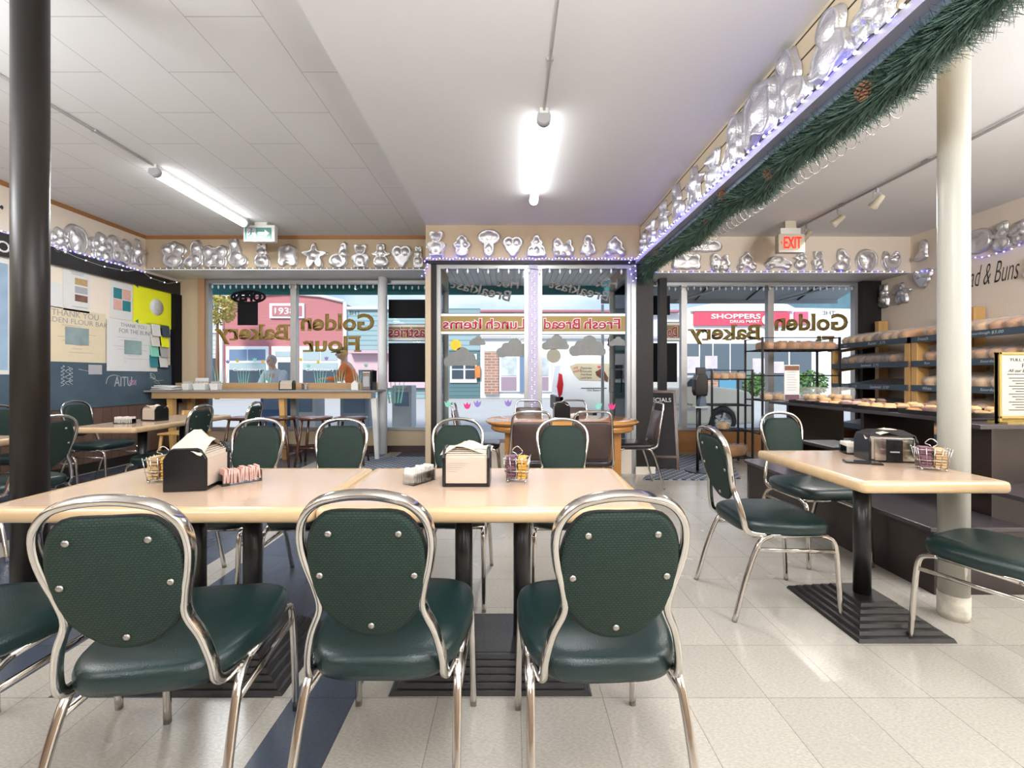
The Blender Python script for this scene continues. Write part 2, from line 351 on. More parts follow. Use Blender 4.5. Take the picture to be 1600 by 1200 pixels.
# ---------------------------------------------------------------- mesh builder
class MB:
    def __init__(s, mtx=None):
        s.v = []; s.f = []; s.mi = []; s.sm = []; s.m = mtx; s.cur = 0
    def add(s, vs, fs, smooth=False):
        b = len(s.v)
        for v in vs:
            v = Vector(v)
            if s.m is not None: v = s.m @ v
            s.v.append(v)
        for f in fs:
            s.f.append(tuple(b + i for i in f)); s.mi.append(s.cur); s.sm.append(smooth)
        return s
    def box(s, c, d, rz=0.0, rx=0.0, ry=0.0):
        c = Vector(c); x, y, z = d[0] / 2, d[1] / 2, d[2] / 2
        q = Matrix.Rotation(rz, 3, 'Z') @ Matrix.Rotation(ry, 3, 'Y') @ Matrix.Rotation(rx, 3, 'X')
        vs = [c + q @ Vector(p) for p in ((-x, -y, -z), (x, -y, -z), (x, y, -z), (-x, y, -z), (-x, -y, z), (x, -y, z), (x, y, z), (-x, y, z))]
        return s.add(vs, [(0, 3, 2, 1), (4, 5, 6, 7), (0, 1, 5, 4), (1, 2, 6, 5), (2, 3, 7, 6), (3, 0, 4, 7)])
    def bb(s, x0, x1, y0, y1, z0, z1):
        return s.box(((x0 + x1) / 2, (y0 + y1) / 2, (z0 + z1) / 2), (abs(x1 - x0), abs(y1 - y0), abs(z1 - z0)))
    def frust(s, c0, d0, c1, d1):
        (x0, y0, z0), (x1, y1, z1) = c0, c1
        vs = [(x0 + a * d0[0] / 2, y0 + b * d0[1] / 2, z0) for a, b in ((-1, -1), (1, -1), (1, 1), (-1, 1))] + \
             [(x1 + a * d1[0] / 2, y1 + b * d1[1] / 2, z1) for a, b in ((-1, -1), (1, -1), (1, 1), (-1, 1))]
        return s.add(vs, [(0, 3, 2, 1), (4, 5, 6, 7), (0, 1, 5, 4), (1, 2, 6, 5), (2, 3, 7, 6), (3, 0, 4, 7)])
    def cyl(s, a, b, r0, r1=None, n=16, caps=True):
        return s.tube([a, b], r0, n, r_end=r1, caps=caps)
    def tube(s, pts, r, n=8, closed=False, sec=None, r_end=None, caps=True, radii=None, start=None):
        P = [Vector(p) for p in pts]; k = len(P)
        T = []
        for i in range(k):
            if closed: t = P[(i + 1) % k] - P[i - 1]
            else: t = P[min(i + 1, k - 1)] - P[max(i - 1, 0)]
            T.append(t.normalized() if t.length > 1e-9 else Vector((0, 0, 1)))
        ref = Vector(start) if start else (Vector((0, 0, 1)) if abs(T[0].z) < .9 else Vector((1, 0, 0)))
        N = (ref - ref.dot(T[0]) * T[0]).normalized()
        if sec is None:
            sec = [(math.cos(2 * PI * j / n), math.sin(2 * PI * j / n)) for j in range(n)]; sc = True
        else: sc = False
        n = len(sec); vs = []
        for i in range(k):
            if i:
                N = N - N.dot(T[i]) * T[i]; N.normalize()
            Bn = T[i].cross(N)
            if radii: rr = radii[i]
            elif r_end is not None: rr = r + (r_end - r) * i / max(1, k - 1)
            else: rr = r
            m_ = rr if sc else 1.0 if r is None else rr
            for (u, w) in sec: vs.append(P[i] + N * u * m_ + Bn * w * m_)
        fs = []
        for i in range(k if closed else k - 1):
            a, b = i * n, ((i + 1) % k) * n
            for j in range(n):
                j2 = (j + 1) % n
                fs.append((a + j, a + j2, b + j2, b + j))
        s.add(vs, fs, True)
        if not closed and caps:
            s.add([vs[j] for j in range(n)], [tuple(range(n))[::-1]])
            s.add([vs[(k - 1) * n + j] for j in range(n)], [tuple(range(n))])
        return s
    def lathe(s, prof, n=24, c=(0, 0, 0), smooth=True, caps=True):
        vs = []; fs = []; k = len(prof)
        for (r, z) in prof:
            for j in range(n):
                a = 2 * PI * j / n
                vs.append((c[0] + r * math.cos(a), c[1] + r * math.sin(a), c[2] + z))
        for i in range(k - 1):
            for j in range(n):
                j2 = (j + 1) % n
                fs.append((i * n + j, i * n + j2, (i + 1) * n + j2, (i + 1) * n + j))
        if caps and prof[0][0] > 1e-6: fs.append(tuple(range(n))[::-1])
        if caps and prof[-1][0] > 1e-6: fs.append(tuple((k - 1) * n + j for j in range(n)))
        return s.add(vs, fs, smooth)
    def ball(s, c, r, n=10, m=6):
        rr = r if hasattr(r, '__len__') else (r, r, r)
        vs = []; fs = []
        for i in range(m + 1):
            a = PI * i / m - PI / 2
            for j in range(n):
                b = 2 * PI * j / n
                vs.append((c[0] + rr[0] * math.cos(a) * math.cos(b), c[1] + rr[1] * math.cos(a) * math.sin(b), c[2] + rr[2] * math.sin(a)))
        for i in range(m):
            for j in range(n):
                j2 = (j + 1) % n
                fs.append((i * n + j, i * n + j2, (i + 1) * n + j2, (i + 1) * n + j))
        return s.add(vs, fs, True)
    def prism(s, poly, o, ux, uy, th):
        """flat outline (list of 2D points) standing on axes ux, uy with thickness th along their normal"""
        o = Vector(o); ux = Vector(ux); uy = Vector(uy); nn = ux.cross(uy).normalized() * th
        a = [o + ux * p[0] + uy * p[1] for p in poly]; k = len(a)
        vs = a + [p + nn for p in a]
        fs = [tuple(range(k))[::-1], tuple(range(k, 2 * k))] + [(i, (i + 1) % k, (i + 1) % k + k, i + k) for i in range(k)]
        return s.add(vs, fs)
    def pillow(s, outline, prof, n=40, mtx=None, relief=None):
        """outline(theta)->(x,y); prof = [(scale, z)...] rings; ends are closed when the scale is 0"""
        vs = []; fs = []
        for (k, z) in prof:
            for j in range(n):
                x, y = outline(2 * PI * j / n); x *= k; y *= k
                zz = z + (relief(x, y, k) if relief else 0)
                p = Vector((x, y, zz)); vs.append(mtx @ p if mtx else p)
        m = len(prof)
        for i in range(m - 1):
            for j in range(n):
                j2 = (j + 1) % n
                fs.append((i * n + j, i * n + j2, (i + 1) * n + j2, (i + 1) * n + j))
        if prof[0][0] > 1e-6: fs.append(tuple(range(n))[::-1])
        if prof[-1][0] > 1e-6: fs.append(tuple((m - 1) * n + j for j in range(n)))
        return s.add(vs, fs, True)
    def mesh(s, name, mats, bevel=0):
        me = bpy.data.meshes.new(name)
        me.from_pydata([tuple(v) for v in s.v], [], s.f)
        for m in (mats if isinstance(mats, (list, tuple)) else [mats]): me.materials.append(M[m] if isinstance(m, str) else m)
        me.polygons.foreach_set('material_index', s.mi)
        me.polygons.foreach_set('use_smooth', s.sm)
        me.validate(); me.update()
        import bmesh
        bm = bmesh.new(); bm.from_mesh(me)
        bmesh.ops.remove_doubles(bm, verts=bm.verts, dist=1e-6)
        bmesh.ops.recalc_face_normals(bm, faces=bm.faces)
        if bevel:
            es = [e for e in bm.edges if len(e.link_faces) == 2 and e.calc_face_angle(0) > R(50)]
            bmesh.ops.bevel(bm, geom=es, offset=bevel, segments=2, profile=.5, affect='EDGES', clamp_overlap=True)
        bm.to_mesh(me); bm.free()
        return me
    def build(s, name, mats, parent=None, bevel=0, loc=None, rz=0):
        o = bpy.data.objects.new(name, s.mesh(name, mats, bevel))
        col.objects.link(o)
        if parent is not None: o.parent = parent
        if loc is not None: o.location = loc
        if rz: o.rotation_euler.z = rz
        return o

def smooth_path(pts, n=6, closed=False):
    P = [Vector(p) for p in pts]; k = len(P); out = []
    rng = range(k) if closed else range(k - 1)
    for i in rng:
        if closed: a, b, c, d = P[i - 1], P[i], P[(i + 1) % k], P[(i + 2) % k]
        else: a, b, c, d = P[max(i - 1, 0)], P[i], P[i + 1], P[min(i + 2, k - 1)]
        for j in range(n):
            t = j / n
            out.append(0.5 * ((2 * b) + (c - a) * t + (2 * a - 5 * b + 4 * c - d) * t * t + (3 * b - a - 3 * c + d) * t ** 3))
    if not closed: out.append(P[-1])
    return out

def rrect(w, h, r, n=2):
    out = []
    for (cx, cy, a0) in ((w / 2 - r, h / 2 - r, 0), (-w / 2 + r, h / 2 - r, 90), (-w / 2 + r, -h / 2 + r, 180), (w / 2 - r, -h / 2 + r, 270)):
        for j in range(n + 1):
            a = R(a0 + 90 * j / n); out.append((cx + r * math.cos(a), cy + r * math.sin(a)))
    return out

def thing(name, label, cat, loc=(0, 0, 0), rz=0, group=None):
    o = bpy.data.objects.new(name, None)
    o.empty_display_size = 0.1
    col.objects.link(o); o.location = loc; o.rotation_euler = (0, 0, rz)
    o['label'] = label; o['category'] = cat
    if group: o['group'] = group
    return o
def tag(o, label, cat, group=None):
    o['label'] = label; o['category'] = cat
    if group: o['group'] = group
    return o
def struct(o):
    o['kind'] = 'structure'; return o
def stuff(o, label, cat):
    o['kind'] = 'stuff'; o['label'] = label; o['category'] = cat; return o
def children(o): return KIDS.get(o.name, [])
def dup(root, loc, rz=0, label=None, group=None, rot=None, scale=None):
    r = root.copy(); col.objects.link(r)
    r.location = loc; r.rotation_euler = rot if rot else (0, 0, rz)
    if scale: r.scale = scale
    if label: r['label'] = label
    if group: r['group'] = group
    for ch in list(root.children):
        c = ch.copy(); col.objects.link(c); c.parent = r
        for g in list(ch.children):
            d = g.copy(); col.objects.link(d); d.parent = c
    return r

_tc = {}
def text_mesh(name, s, w, h, origin, ux, uy, m, mirror=False, th=0.002, off=0.0, shear=0.0, parent=None, align='C', outline=None):
    """lettering fitted to w x h on the plane origin (centre), ux right, uy up"""
    cu = bpy.data.curves.new('t', 'FONT'); cu.body = s; cu.size = 1.0; cu.offset = off; cu.shear = shear; cu.resolution_u = 3
    to = bpy.data.objects.new('t', cu); col.objects.link(to)
    dg = bpy.context.evaluated_depsgraph_get()
    me = bpy.data.meshes.new_from_object(to.evaluated_get(dg))
    bpy.data.objects.remove(to); bpy.data.curves.remove(cu)
    xs = [v.co.x for v in me.vertices]; ys = [v.co.y for v in me.vertices]
    x0, x1, y0, y1 = min(xs), max(xs), min(ys), max(ys)
    kx = w / (x1 - x0); ky = h / (y1 - y0)
    o = Vector(origin); ux = Vector(ux); uy = Vector(uy)
    if outline: o = o + outline
    for v in me.vertices:
        a = (v.co.x - (x0 + x1) / 2) * kx; b = (v.co.y - (y0 + y1) / 2) * ky
        if mirror: a = -a
        v.co = o + ux * a + uy * b
    me.name = name
    me.materials.clear(); me.materials.append(M[m])
    import bmesh
    bm = bmesh.new(); bm.from_mesh(me)
    bmesh.ops.remove_doubles(bm, verts=bm.verts, dist=1e-6)
    g = bmesh.ops.extrude_face_region(bm, geom=bm.faces[:])
    nn = ux.cross(uy).normalized() * th
    for e in g['geom']:
        if isinstance(e, bmesh.types.BMVert): e.co += nn
    bmesh.ops.recalc_face_normals(bm, faces=bm.faces)
    bm.to_mesh(me); bm.free()
    ob = bpy.data.objects.new(name, me); col.objects.link(ob)
    if parent is not None: ob.parent = parent
    return ob
# ================================================================ THE ROOM
SILL, WTOP = 0.343, 2.712
def sbox(name, m, *b, bevel=0):
    return struct(MB().bb(*b).build(name, m, bevel=bevel))

sbox('floor', 'floor', XL - .2, XR + .2, YK - .2, YW + .16, -.12, 0)
M['ceil_tiles'] = brick_mat('ceiling_tiles', (0.82, 0.82, 0.825), (0.835, 0.835, 0.84), (0.52, 0.52, 0.53), .86, .44, .5, .0028, .8, 'YX', (4.52, 11.95))
sbox('ceiling', 'ceil_tiles', XL - .2, -1.055, YK - .2, YW + .16, ZC, ZC + .15)
struct(MB().bb(-1.055, 1.56, YK - .2, YB + .02, ZM, ZM + .3).build('ceiling_middle', 'ceil'))
struct(MB().bb(1.56, XR + .2, YK - .2, YW + .16, 3.19, 3.34).build('ceiling_right', 'ceil'))
sbox('wall_left', 'paint_cream2', XL - .2, XL, YK - .2, YW + .16, 0, ZC)
sbox('wall_right', 'paint_cream2', XR, XR + .2, YK - .2, YW + .16, 0, 3.19)
sbox('wall_back', mat('brown_back_wall', (.22, .15, .10), .7), XL - .2, XR + .2, YK - .2, YK, 0, 3.4)
# front wall: low wall under the windows, piers, headers
wf = MB()
wf.bb(XL, BX0, YW, YW + .16, 0, SILL); wf.bb(XL, -4.86, YW - .02, YW + .16, 0, WTOP)
struct(wf.build('wall_front', 'paint_cream'))
struct(MB().bb(BX1 + .14, XR, YW, YW + .16, 0, SILL).build('wall_front_right', 'trimwood'))
sbox('wall_header_left', 'paint_cream', XL, BX0, YH, YW + .16, WTOP + .012, ZC)
sbox('wall_header_middle', 'paint_cream', BX0, BX1, YB, YB + .12, 2.60, ZM)
sbox('wall_header_right', 'paint_cream2', BX1 + .1, XR, YH, YW + .16, WTOP - .03, 3.19)
sbox('trim_1', 'white', XL, BX0, YH - .012, YW, WTOP - .002, WTOP + .012)
sbox('trim_2', 'white', BX1 + .1, XR, YH - .012, YW, WTOP - .045, WTOP - .03)
struct(MB().bb(BX0, BX0 + .04, YB + .121, YW + .1, 2.56, ZC).build('wall_bay_left', 'paint_cream'))
struct(MB().bb(BX1, BX1 + .12, YB + .13, YW + .1, 2.56, 3.2).build('wall_bay_right', 'paint_cream'))
# wooden cornice under the tiled ceiling
sbox('trim_3', 'trimwood', XL, XL + .02, YK, YH, ZC - .045, ZC)
sbox('trim_4', 'trimwood', XL, BX0, YH - .02, YH, ZC - .045, ZC)
# left wall: dark shelf band, chalkboard, wainscot
sbox('trim_5', 'black', XL, XL + .045, YK, YW - .02, 2.46, 2.66)
sbox('trim_6', 'chalk', XL, XL + .03, YK, YW - .02, .80, .93)
sbox('baseboard_left', 'darkframe', XL, XL + .02, YK, YW - .02, 0, .12)
sbox('wall_wainscot', 'wains', XL, XL + .018, YK, YW - .02, .12, .80)
sbox('trim_7', 'blackpanel', XL, XL + .07, YW - .16, YW - .02, .78, 2.46)
sbox('baseboard_front', 'brownvinyl', XL, BX0, YW - .015, YW, 0, .10)
# painted frame post, white round post by the window, dark post at the right
struct(MB().bb(-4.90, -4.80, YW - .06, YW + .05, SILL, WTOP).build('trim_8', wood_mat('worn_post', (.50, .30, .17), (.42, .22, .12), .6, 'Z')))
struct(MB().cyl((-1.99, 6.5, 0), (-1.99, 6.5, WTOP), .068, n=24).build('trim_9', 'white'))
struct(MB().bb(5.42, XR, YW - .12, YW, SILL, WTOP - .04).build('trim_10', 'darkframe'))
struct(MB().bb(2.22, 2.33, 6.35, 6.45, 0, WTOP - .04).build('trim_11', 'darkframe'))

def window(n, x0, x1, z0, z1, y=YW, fr=.045, cap='alu', ax='X'):
    w = struct(bpy.data.objects.new('window_%d' % n, None)); col.objects.link(w)
    f = MB()
    def b(a0, a1, c0, c1, d0, d1, mb):
        if ax == 'X': mb.bb(a0, a1, y + c0, y + c1, d0, d1)
        else: mb.bb(y + c0, y + c1, a0, a1, d0, d1)
    b(x0, x1, -.03, .06, z0, z0 + fr, f); b(x0, x1, -.03, .06, z1 - fr, z1, f)
    b(x0, x0 + fr, -.03, .06, z0 + fr, z1 - fr, f); b(x1 - fr, x1, -.03, .06, z0 + fr, z1 - fr, f)
    f.build('window_frame', cap, w)
    g = MB(); b(x0 + fr, x1 - fr, .01, .018, z0 + fr, z1 - fr, g)
    g.build('window_pane', 'glass', w)
    return w
window(1, -4.80, -3.43, SILL, WTOP - .02)
window(2, -3.43, -2.06, SILL, WTOP - .02)
window(3, -2.06, BX0, SILL, WTOP - .02)
window(4, BX1 + .14, 2.70, SILL, WTOP - .05)
window(5, 2.70, 4.06, SILL, WTOP - .05)
window(6, 4.06, 5.42, SILL, WTOP - .05)
# the glazed entry bay
window(7, BX0 + .13, .20, .37, 2.56, YB + .05, .05)
window(8, .32, BX1 - .10, .37, 2.56, YB + .05, .05)
window(9, YB + .12, YW, .02, 2.56, BX0, .05, ax='Y')
d = window(10, YB + .12, YW, .02, 2.56, BX1, .05, ax='Y'); d.name = 'door_1'
hb = MB(); hb.tube([(BX1 - .03, 6.40, .95), (BX1 - .08, 6.40, .95), (BX1 - .08, 6.40, 1.32), (BX1 - .03, 6.40, 1.32)], .012, 8)
hb.build('door_handle', 'steel', d)
struct(MB().bb(BX0, BX0 + .065, YB - .01, YB + .12, 0, 2.60).build('trim_12', 'paint_cream'))
struct(MB().bb(BX0 + .065, BX0 + .13, YB, YB + .10, .0, 2.60).build('trim_13', 'darkframe'))
struct(MB().bb(.20, .32, YB + .01, YB + .09, .37, 2.58).build('trim_14', mat('lilac_white_post', (.42, .38, .50), .5)))
struct(MB().bb(BX1 - .10, BX1 - .04, YB, YB + .1, .0, 2.58).build('trim_15', 'alu'))
struct(MB().bb(BX1 - .04, BX1 + .16, YB - .02, YB + .13, 0, 2.56).build('trim_16', 'darkframe'))
struct(MB().bb(BX0 + .13, BX1 - .1, YB + .0, YB + .11, 0, .37).build('trim_17', 'paint_cream2'))
struct(MB().bb(BX0, BX1 + .12, YB - .02, YB + .12, 2.56, 2.60).build('trim_18', 'darkframe'))
struct(MB().bb(BX1 - .06, BX1 + .18, YB - .04, YB - .02, 0, .09).build('trim_19', 'paint_cream2'))

# ---- hanging beam with slotted panel over the counter line
bz0, bz1 = 2.566, ZM
t = thing('slotted_beam', 'long slotted cream bulkhead beam running toward the window, hung with cake pans', 'beam', (0, 0, 0))
M['slot'] = brick_mat('slotted_cream_panel', (.66, .55, .38), (.64, .53, .37), (.04, .03, .02), 40, .115, 0, .006, .5, 'YZ', (20, 1.13))
MB().bb(1.56, 1.74, -3.9, YB - .03, bz0, ZM + .16).build('panel', 'slot', t)
MB().bb(1.50, 1.56, -3.9, YB - .03, bz0 - .01, bz0 + .035).build('rail', 'rail', t)
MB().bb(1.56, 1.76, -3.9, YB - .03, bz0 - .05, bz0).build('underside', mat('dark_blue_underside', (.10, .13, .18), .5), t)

# ---- round columns
t = thing('column', 'tall glossy black round column at the left edge of the front table', 'column', (-2.36, 2.07, 0))
MB().cyl((0, 0, 0), (0, 0, ZC), .067, n=40).build('shaft', mat('dark_brown_gloss_paint', (.016, .012, .009), .40, bump=.03, bscale=9, spec=.35), t)
MB().cyl((0, 0, 0), (0, 0, .05), .085, .07, n=40).build('base_ring', 'black', t)
t = thing('column', 'cream painted round column beside the small table, chipped at its foot', 'column', (2.185, 2.09, 0))
MB().lathe([(.058, .12), (.0595, 1.2), (.0585, 2.1), (.061, 3.19)], 40).build('shaft', mat('glossy_cream_paint', (.44, .425, .37), .38, var=.05, vscale=4), t)
MB().lathe([(.056, 0), (.060, .03), (.0605, .12)], 40).build('chipped_foot', mat('chipped_plaster', (.60, .55, .45), .8, var=.5, vscale=22, bump=.7, bscale=30), t)

# ================================================================ THE STREET
gm = mat('pale_concrete', (.56, .54, .50), .85, var=.08, vscale=3)
sbox('sidewalk', gm, -30, 30, YW + .16, 9.3, -.16, -.03)
sbox('sidewalk_entry', gm, BX0 + .05, BX1, YB + .12, YW + .16, .001, .012)
sbox('street', mat('worn_asphalt', (.42, .42, .42), .9, var=.1, vscale=2), -60, 60, 9.3, 33, -.3, -.17)
sbox('sidewalk_far', mat('far_concrete', (.50, .49, .46), .85, var=.06), -60, 60, 27, 60, -.3, -.06)
sbox('curb', gm, -60, 60, 9.3, 9.5, -.2, -.06)
sbox('wall_facade_above', 'paint_cream2', XL - 3, XR + 3, YW + .02, YW + .3, 3.36, 5.0)

# slatted soffit over the entry and the awning
so = MB(); 
for i in range(27):
    x = -1.0 + i * .095
    so.bb(x, x + .085, YB + .14, 7.28, 2.75, 2.765)
so.bb(-1.05, 1.56, YB + .14, 7.28, 2.765, 2.79)
struct(so.build('ceiling_entry', 'white'))
aw = thing('awning', 'teal cloth awning with a hanging valance over the shop front', 'awning', (0, 0, 0))
v = MB(); v.bb(-5.6, 1.7, 7.30, 7.32, 2.60, 2.86); v.build('valance', 'teal', aw)
v = MB(); v.add([(-5.6, 6.95, 3.3), (-1.06, 6.95, 3.3), (-1.06, 7.32, 2.86), (-5.6, 7.32, 2.86)], [(0, 1, 2, 3)])
v.add([(-5.6, 6.95, 3.32), (-1.06, 6.95, 3.32), (-1.06, 7.32, 2.88), (-5.6, 7.32, 2.88)], [(3, 2, 1, 0)]); v.build('cloth', 'teal', aw)
aw2 = thing('awning', 'grey sloping awning with metal struts outside the right window', 'awning', (0, 0, 0))
v = MB(); v.add([(1.75, 6.85, 3.1), (6.4, 6.85, 3.1), (6.4, 8.3, 2.70), (1.75, 8.3, 2.70)], [(0, 1, 2, 3)]); v.add([(1.75, 6.85, 3.12), (6.4, 6.85, 3.12), (6.4, 8.3, 2.72), (1.75, 8.3, 2.72)], [(3, 2, 1, 0)]); v.build('cloth', 'awn_grey', aw2)
MB().bb(1.75, 6.4, 8.3, 8.32, 2.62, 2.73).build('valance', 'awn_grey', aw2)
for (xa, xb) in ((3.2, 4.6), (5.2, 6.35)): MB().tube([(xa, 8.2, 2.66), (xb, 6.9, 2.95)], .02, 8).build('strut', 'alu', aw2)
for xx in (2.6, 3.6, 4.6, 5.6): MB().tube([(xx, 8.28, 2.69), (xx, 6.9, 3.07)], .014, 6).build('rib', 'darkframe', aw2)

def pbox(mb, Y, d, x0, x1, ytop, ybot):
    """box whose front face is at depth Y, its corners read off the photograph"""
    a = at(x0, ytop, Y); b = at(x1, ybot, Y)
    return mb.bb(a.x, b.x, Y, Y + d, b.z, a.z)
def building(label, Y, poly, m, depth=3):
    b = thing('building', label, 'building', (0, 0, 0))
    pts = [at(p[0], p[1], Y) for p in poly]
    MB().prism([(p.x, p.z) for p in pts], (0, Y + depth, 0), (1, 0, 0), (0, 0, 1), depth).build('wall', m, b)
    return b
def bpart(b, name, m, Y, d, *r, parent=None):
    return pbox(MB(), Y - d, d, *r).build(name, m, parent or b)
wt = mat('white_window_trim', (.82, .83, .85), .6); dg_ = mat('dark_shop_glass', (.055, .075, .095), .12); bg_ = mat('blue_grey_glass', (.15, .22, .34), .15); pg = mat('pale_shop_glass', (.36, .44, .46), .2)
redm = brick_mat('dusty_red_boards', (.46, .17, .18), (.44, .16, .17), (.40, .14, .15), 30, .2, 0, .01, .8, 'XZ', (50, 5))
Yb = 26.0
b = building('dusty red gabled building with 1938 sign across the street', Yb, [(347, 622), (347, 468), (395, 462), (445, 459), (500, 464), (536, 473), (536, 622)], redm)
MB().tube([at(345, 467, Yb - .1), at(395, 460, Yb - .1), at(445, 457, Yb - .1), at(500, 462, Yb - .1), at(538, 471, Yb - .1)], .10, 6).build('fascia', wt, b)
bpart(b, 'corner_board', wt, Yb, .15, 342, 347, 467, 612); bpart(b, 'corner_board', wt, Yb, .15, 536, 541, 471, 612)
s = bpart(b, 'year_sign', wt, Yb, .12, 421, 475, 474, 497)
pbox(MB(), Yb - .17, .05, 425, 471, 477.5, 493.5).build('sign_field', redm, s)
c = at(445, 486, Yb - .18); text_mesh('sign_numerals', '1938', 1.25, .42, c, (1, 0, 0), (0, 0, 1), wt and 'white_let', parent=s, off=.02)
for (x0, x1) in ((353, 419), (468, 532)):
    w = bpart(b, 'shop_window', wt, Yb, .12, x0, x1, 541, 606)
    for q in ((x0 + 5, (x0 + x1) / 2 - 1, 546, 563), ((x0 + x1) / 2 + 1, x1 - 5, 546, 563)): pbox(MB(), Yb - .16, .04, *q).build('pane', bg_ if x0 < 400 else pg, w)
    pbox(MB(), Yb - .16, .04, x0 + 5, x1 - 5, 567, 602).build('pane', dg_, w)
    pbox(MB(), Yb - .17, .03, x0 + 5, x1 - 5, 567, 578).build('blind', pg, w)
    c = at((x0 + x1) / 2, 578, Yb - .22); text_mesh('window_lettering', 'Confectionery', 1.7, .22, c, (1, 0, 0), (0, 0, 1), 'white_let', parent=w)
dr = bpart(b, 'shop_door', wt, Yb, .1, 424, 462, 541, 612)
pbox(MB(), Yb - .14, .04, 430, 458, 549, 557).build('transom', pg, dr); pbox(MB(), Yb - .14, .04, 434, 454, 566, 606).build('pane', dg_, dr)
bpart(b, 'drain_pipe', wt, Yb, .2, 536.5, 538.5, 480, 606)

sid = brick_mat('pale_lap_siding', (.50, .53, .53), (.48, .51, .51), (.30, .33, .34), 40, .28, 0, .02, .8, 'XZ', (60, 5))
b = building('pale lap sided house left of the dusty red building', 26.0, [(300, 622), (300, 487), (341.5, 487), (341.5, 622)], sid, 3)
bpart(b, 'window_trim', wt, 26.0, .1, 322, 341, 517, 520); bpart(b, 'window', dg_, 26.0, .1, 325, 338, 560, 600)
sid2 = brick_mat('blue_grey_lap_siding', (.28, .40, .43), (.27, .385, .41), (.16, .24, .26), 40, .30, 0, .03, .8, 'XZ', (60, 5))
b = building('blue grey lap sided building with a pink lower storey', 26, [(542, 622), (542, 482), (602, 482), (664, 484), (664, 622)], sid2, 3)
bpart(b, 'lower_storey', mat('pink_render', (.60, .42, .47), .8), 26, .3, 543, 664, 553, 606)
bpart(b, 'canopy', mat('pink_canopy', (.52, .36, .42), .8), 26, .9, 543, 664, 547, 552)
bpart(b, 'window', dg_, 26, .4, 560, 584, 578, 604); bpart(b, 'cornice', wt, 26, .2, 542, 664, 479, 483)
b = building('teal green narrow house with white framed window across the street', 26, [(690, 622), (690, 482), (750, 482), (750, 622)], brick_mat('dark_teal_siding', (.10, .19, .21), (.09, .17, .19), (.05, .1, .11), 40, .25, 0, .02, .8, 'XZ', (60, 5)), 3)
bpart(b, 'upper_band', sid2, 26, .05, 700, 750, 484, 548)
w = bpart(b, 'window', wt, 26, .1, 703, 745, 553, 598)
for q in ((706, 724, 570, 576), (727, 742, 570, 576), (706, 724, 578, 592), (727, 742, 578, 592)): pbox(MB(), 25.86, .04, *q).build('pane', dg_, w)
bpart(b, 'flower_box', mat('orange_flowers', (.6, .2, .05), .8, var=.6, vscale=3), 26, .3, 742, 750, 572, 590)
brk = brick_mat('red_brick', (.42, .21, .15), (.30, .15, .11), (.45, .42, .38), .5, .17, .5, .02, .85, 'XZ', (60, 5))
b = building('low white fascia shop with brick piers and window posters', 26, [(750.5, 622), (750.5, 486), (1064, 486), (1064, 622)], mat('white_fascia', (.72, .73, .74), .7, var=.04), 3)
bpart(b, 'roof_edge', mat('maroon_roof', (.40, .16, .18), .7), 26, .5, 750, 1064, 484, 487)
bpart(b, 'soffit_grey_board', mat('grey_band', (.42, .43, .44), .7), 26, .2, 750, 1064, 525, 529)  # plain grey board across the white fascia
bpart(b, 'brick_pier', brk, 26, .25, 757, 779, 549, 616); bpart(b, 'brick_pier', brk, 26, .25, 966, 1000, 549, 616)
mauve = mat('mauve_panel', (.30, .22, .28), .6); pmix = mat('poster_photo', (.45, .50, .52), .6, var=.6, vscale=2)
for x0 in (780, 830, 872, 915):
    w = bpart(b, 'shop_window', wt, 26, .15, x0, x0 + 32, 555, 612)
    pbox(MB(), 25.80, .05, x0 + 3, x0 + 27, 558, 587).build('poster', pmix, w); pbox(MB(), 25.80, .05, x0 + 3, x0 + 27, 589, 610).build('lower_panel', mauve, w)
bpart(b, 'door', bg_, 26, .2, 812, 828, 556, 612)
# drug store
b = building('white gabled drug store with wide red SHOPPERS sign', 28, [(1064, 622), (1064, 484), (1083, 480), (1115, 474), (1170, 472), (1230, 475), (1242, 481), (1345, 483), (1345, 622)], mat('white_store_fascia', (.78, .79, .80), .7, var=.03), 3)
red = mat('red_sign', (.72, .07, .12), .5)
s = bpart(b, 'store_sign', red, 28, .2, 1085, 1234, 487.5, 508)
c = at(1150, 494.5, 27.76); text_mesh('sign_lettering', 'SHOPPERS', 3.25, .34, c, (1, 0, 0), (0, 0, 1), 'white_let', parent=s, off=.03)
c = at(1164, 502.5, 27.76); text_mesh('sign_lettering', 'DRUG MART', 1.95, .19, c, (1, 0, 0), (0, 0, 1), 'white_let', parent=s, off=.02)
c = at(1199, 500, 27.7); MB().cyl((c.x, 27.78, c.z), (c.x, 27.68, c.z), .34, n=24).build('sign_roundel', 'white_let', s)
bpart(b, 'fascia_panel', mat('red_side_sign', (.62, .12, .20), .6), 28, .15, 1242, 1263, 487, 506)
bpart(b, 'ridge_moulding', wt, 28, .2, 1080, 1240, 483, 486)
for (x0, x1) in ((1068, 1092), (1095, 1113), (1116, 1140), (1143, 1163), (1166, 1195), (1200, 1232), (1236, 1268)):
    w = bpart(b, 'shop_window', mat('shop_glass_' + str(x0), (.10 + .05 * (x0 % 3), .13 + .05 * (x0 % 3), .16 + .04 * (x0 % 3)), .2), 28, .1, x0, x1, 537, 615)
for (x0, x1, y0, y1) in ((1073, 1094, 557, 583), (1102, 1121, 556, 576), (1176, 1196, 560, 584), (1205, 1225, 565, 583)): bpart(b, 'window_poster', mat('store_poster', (.58, .52, .58), .6, var=.3, vscale=2), 28, .15, x0, x1, y0, y1)
bpart(b, 'blue_panel', mat('blue_panel', (.10, .28, .42), .6), 28, .2, 1124, 1150, 594, 617)
bpart(b, 'brick_panel', brk, 28, .2, 1098, 1122, 594, 617)
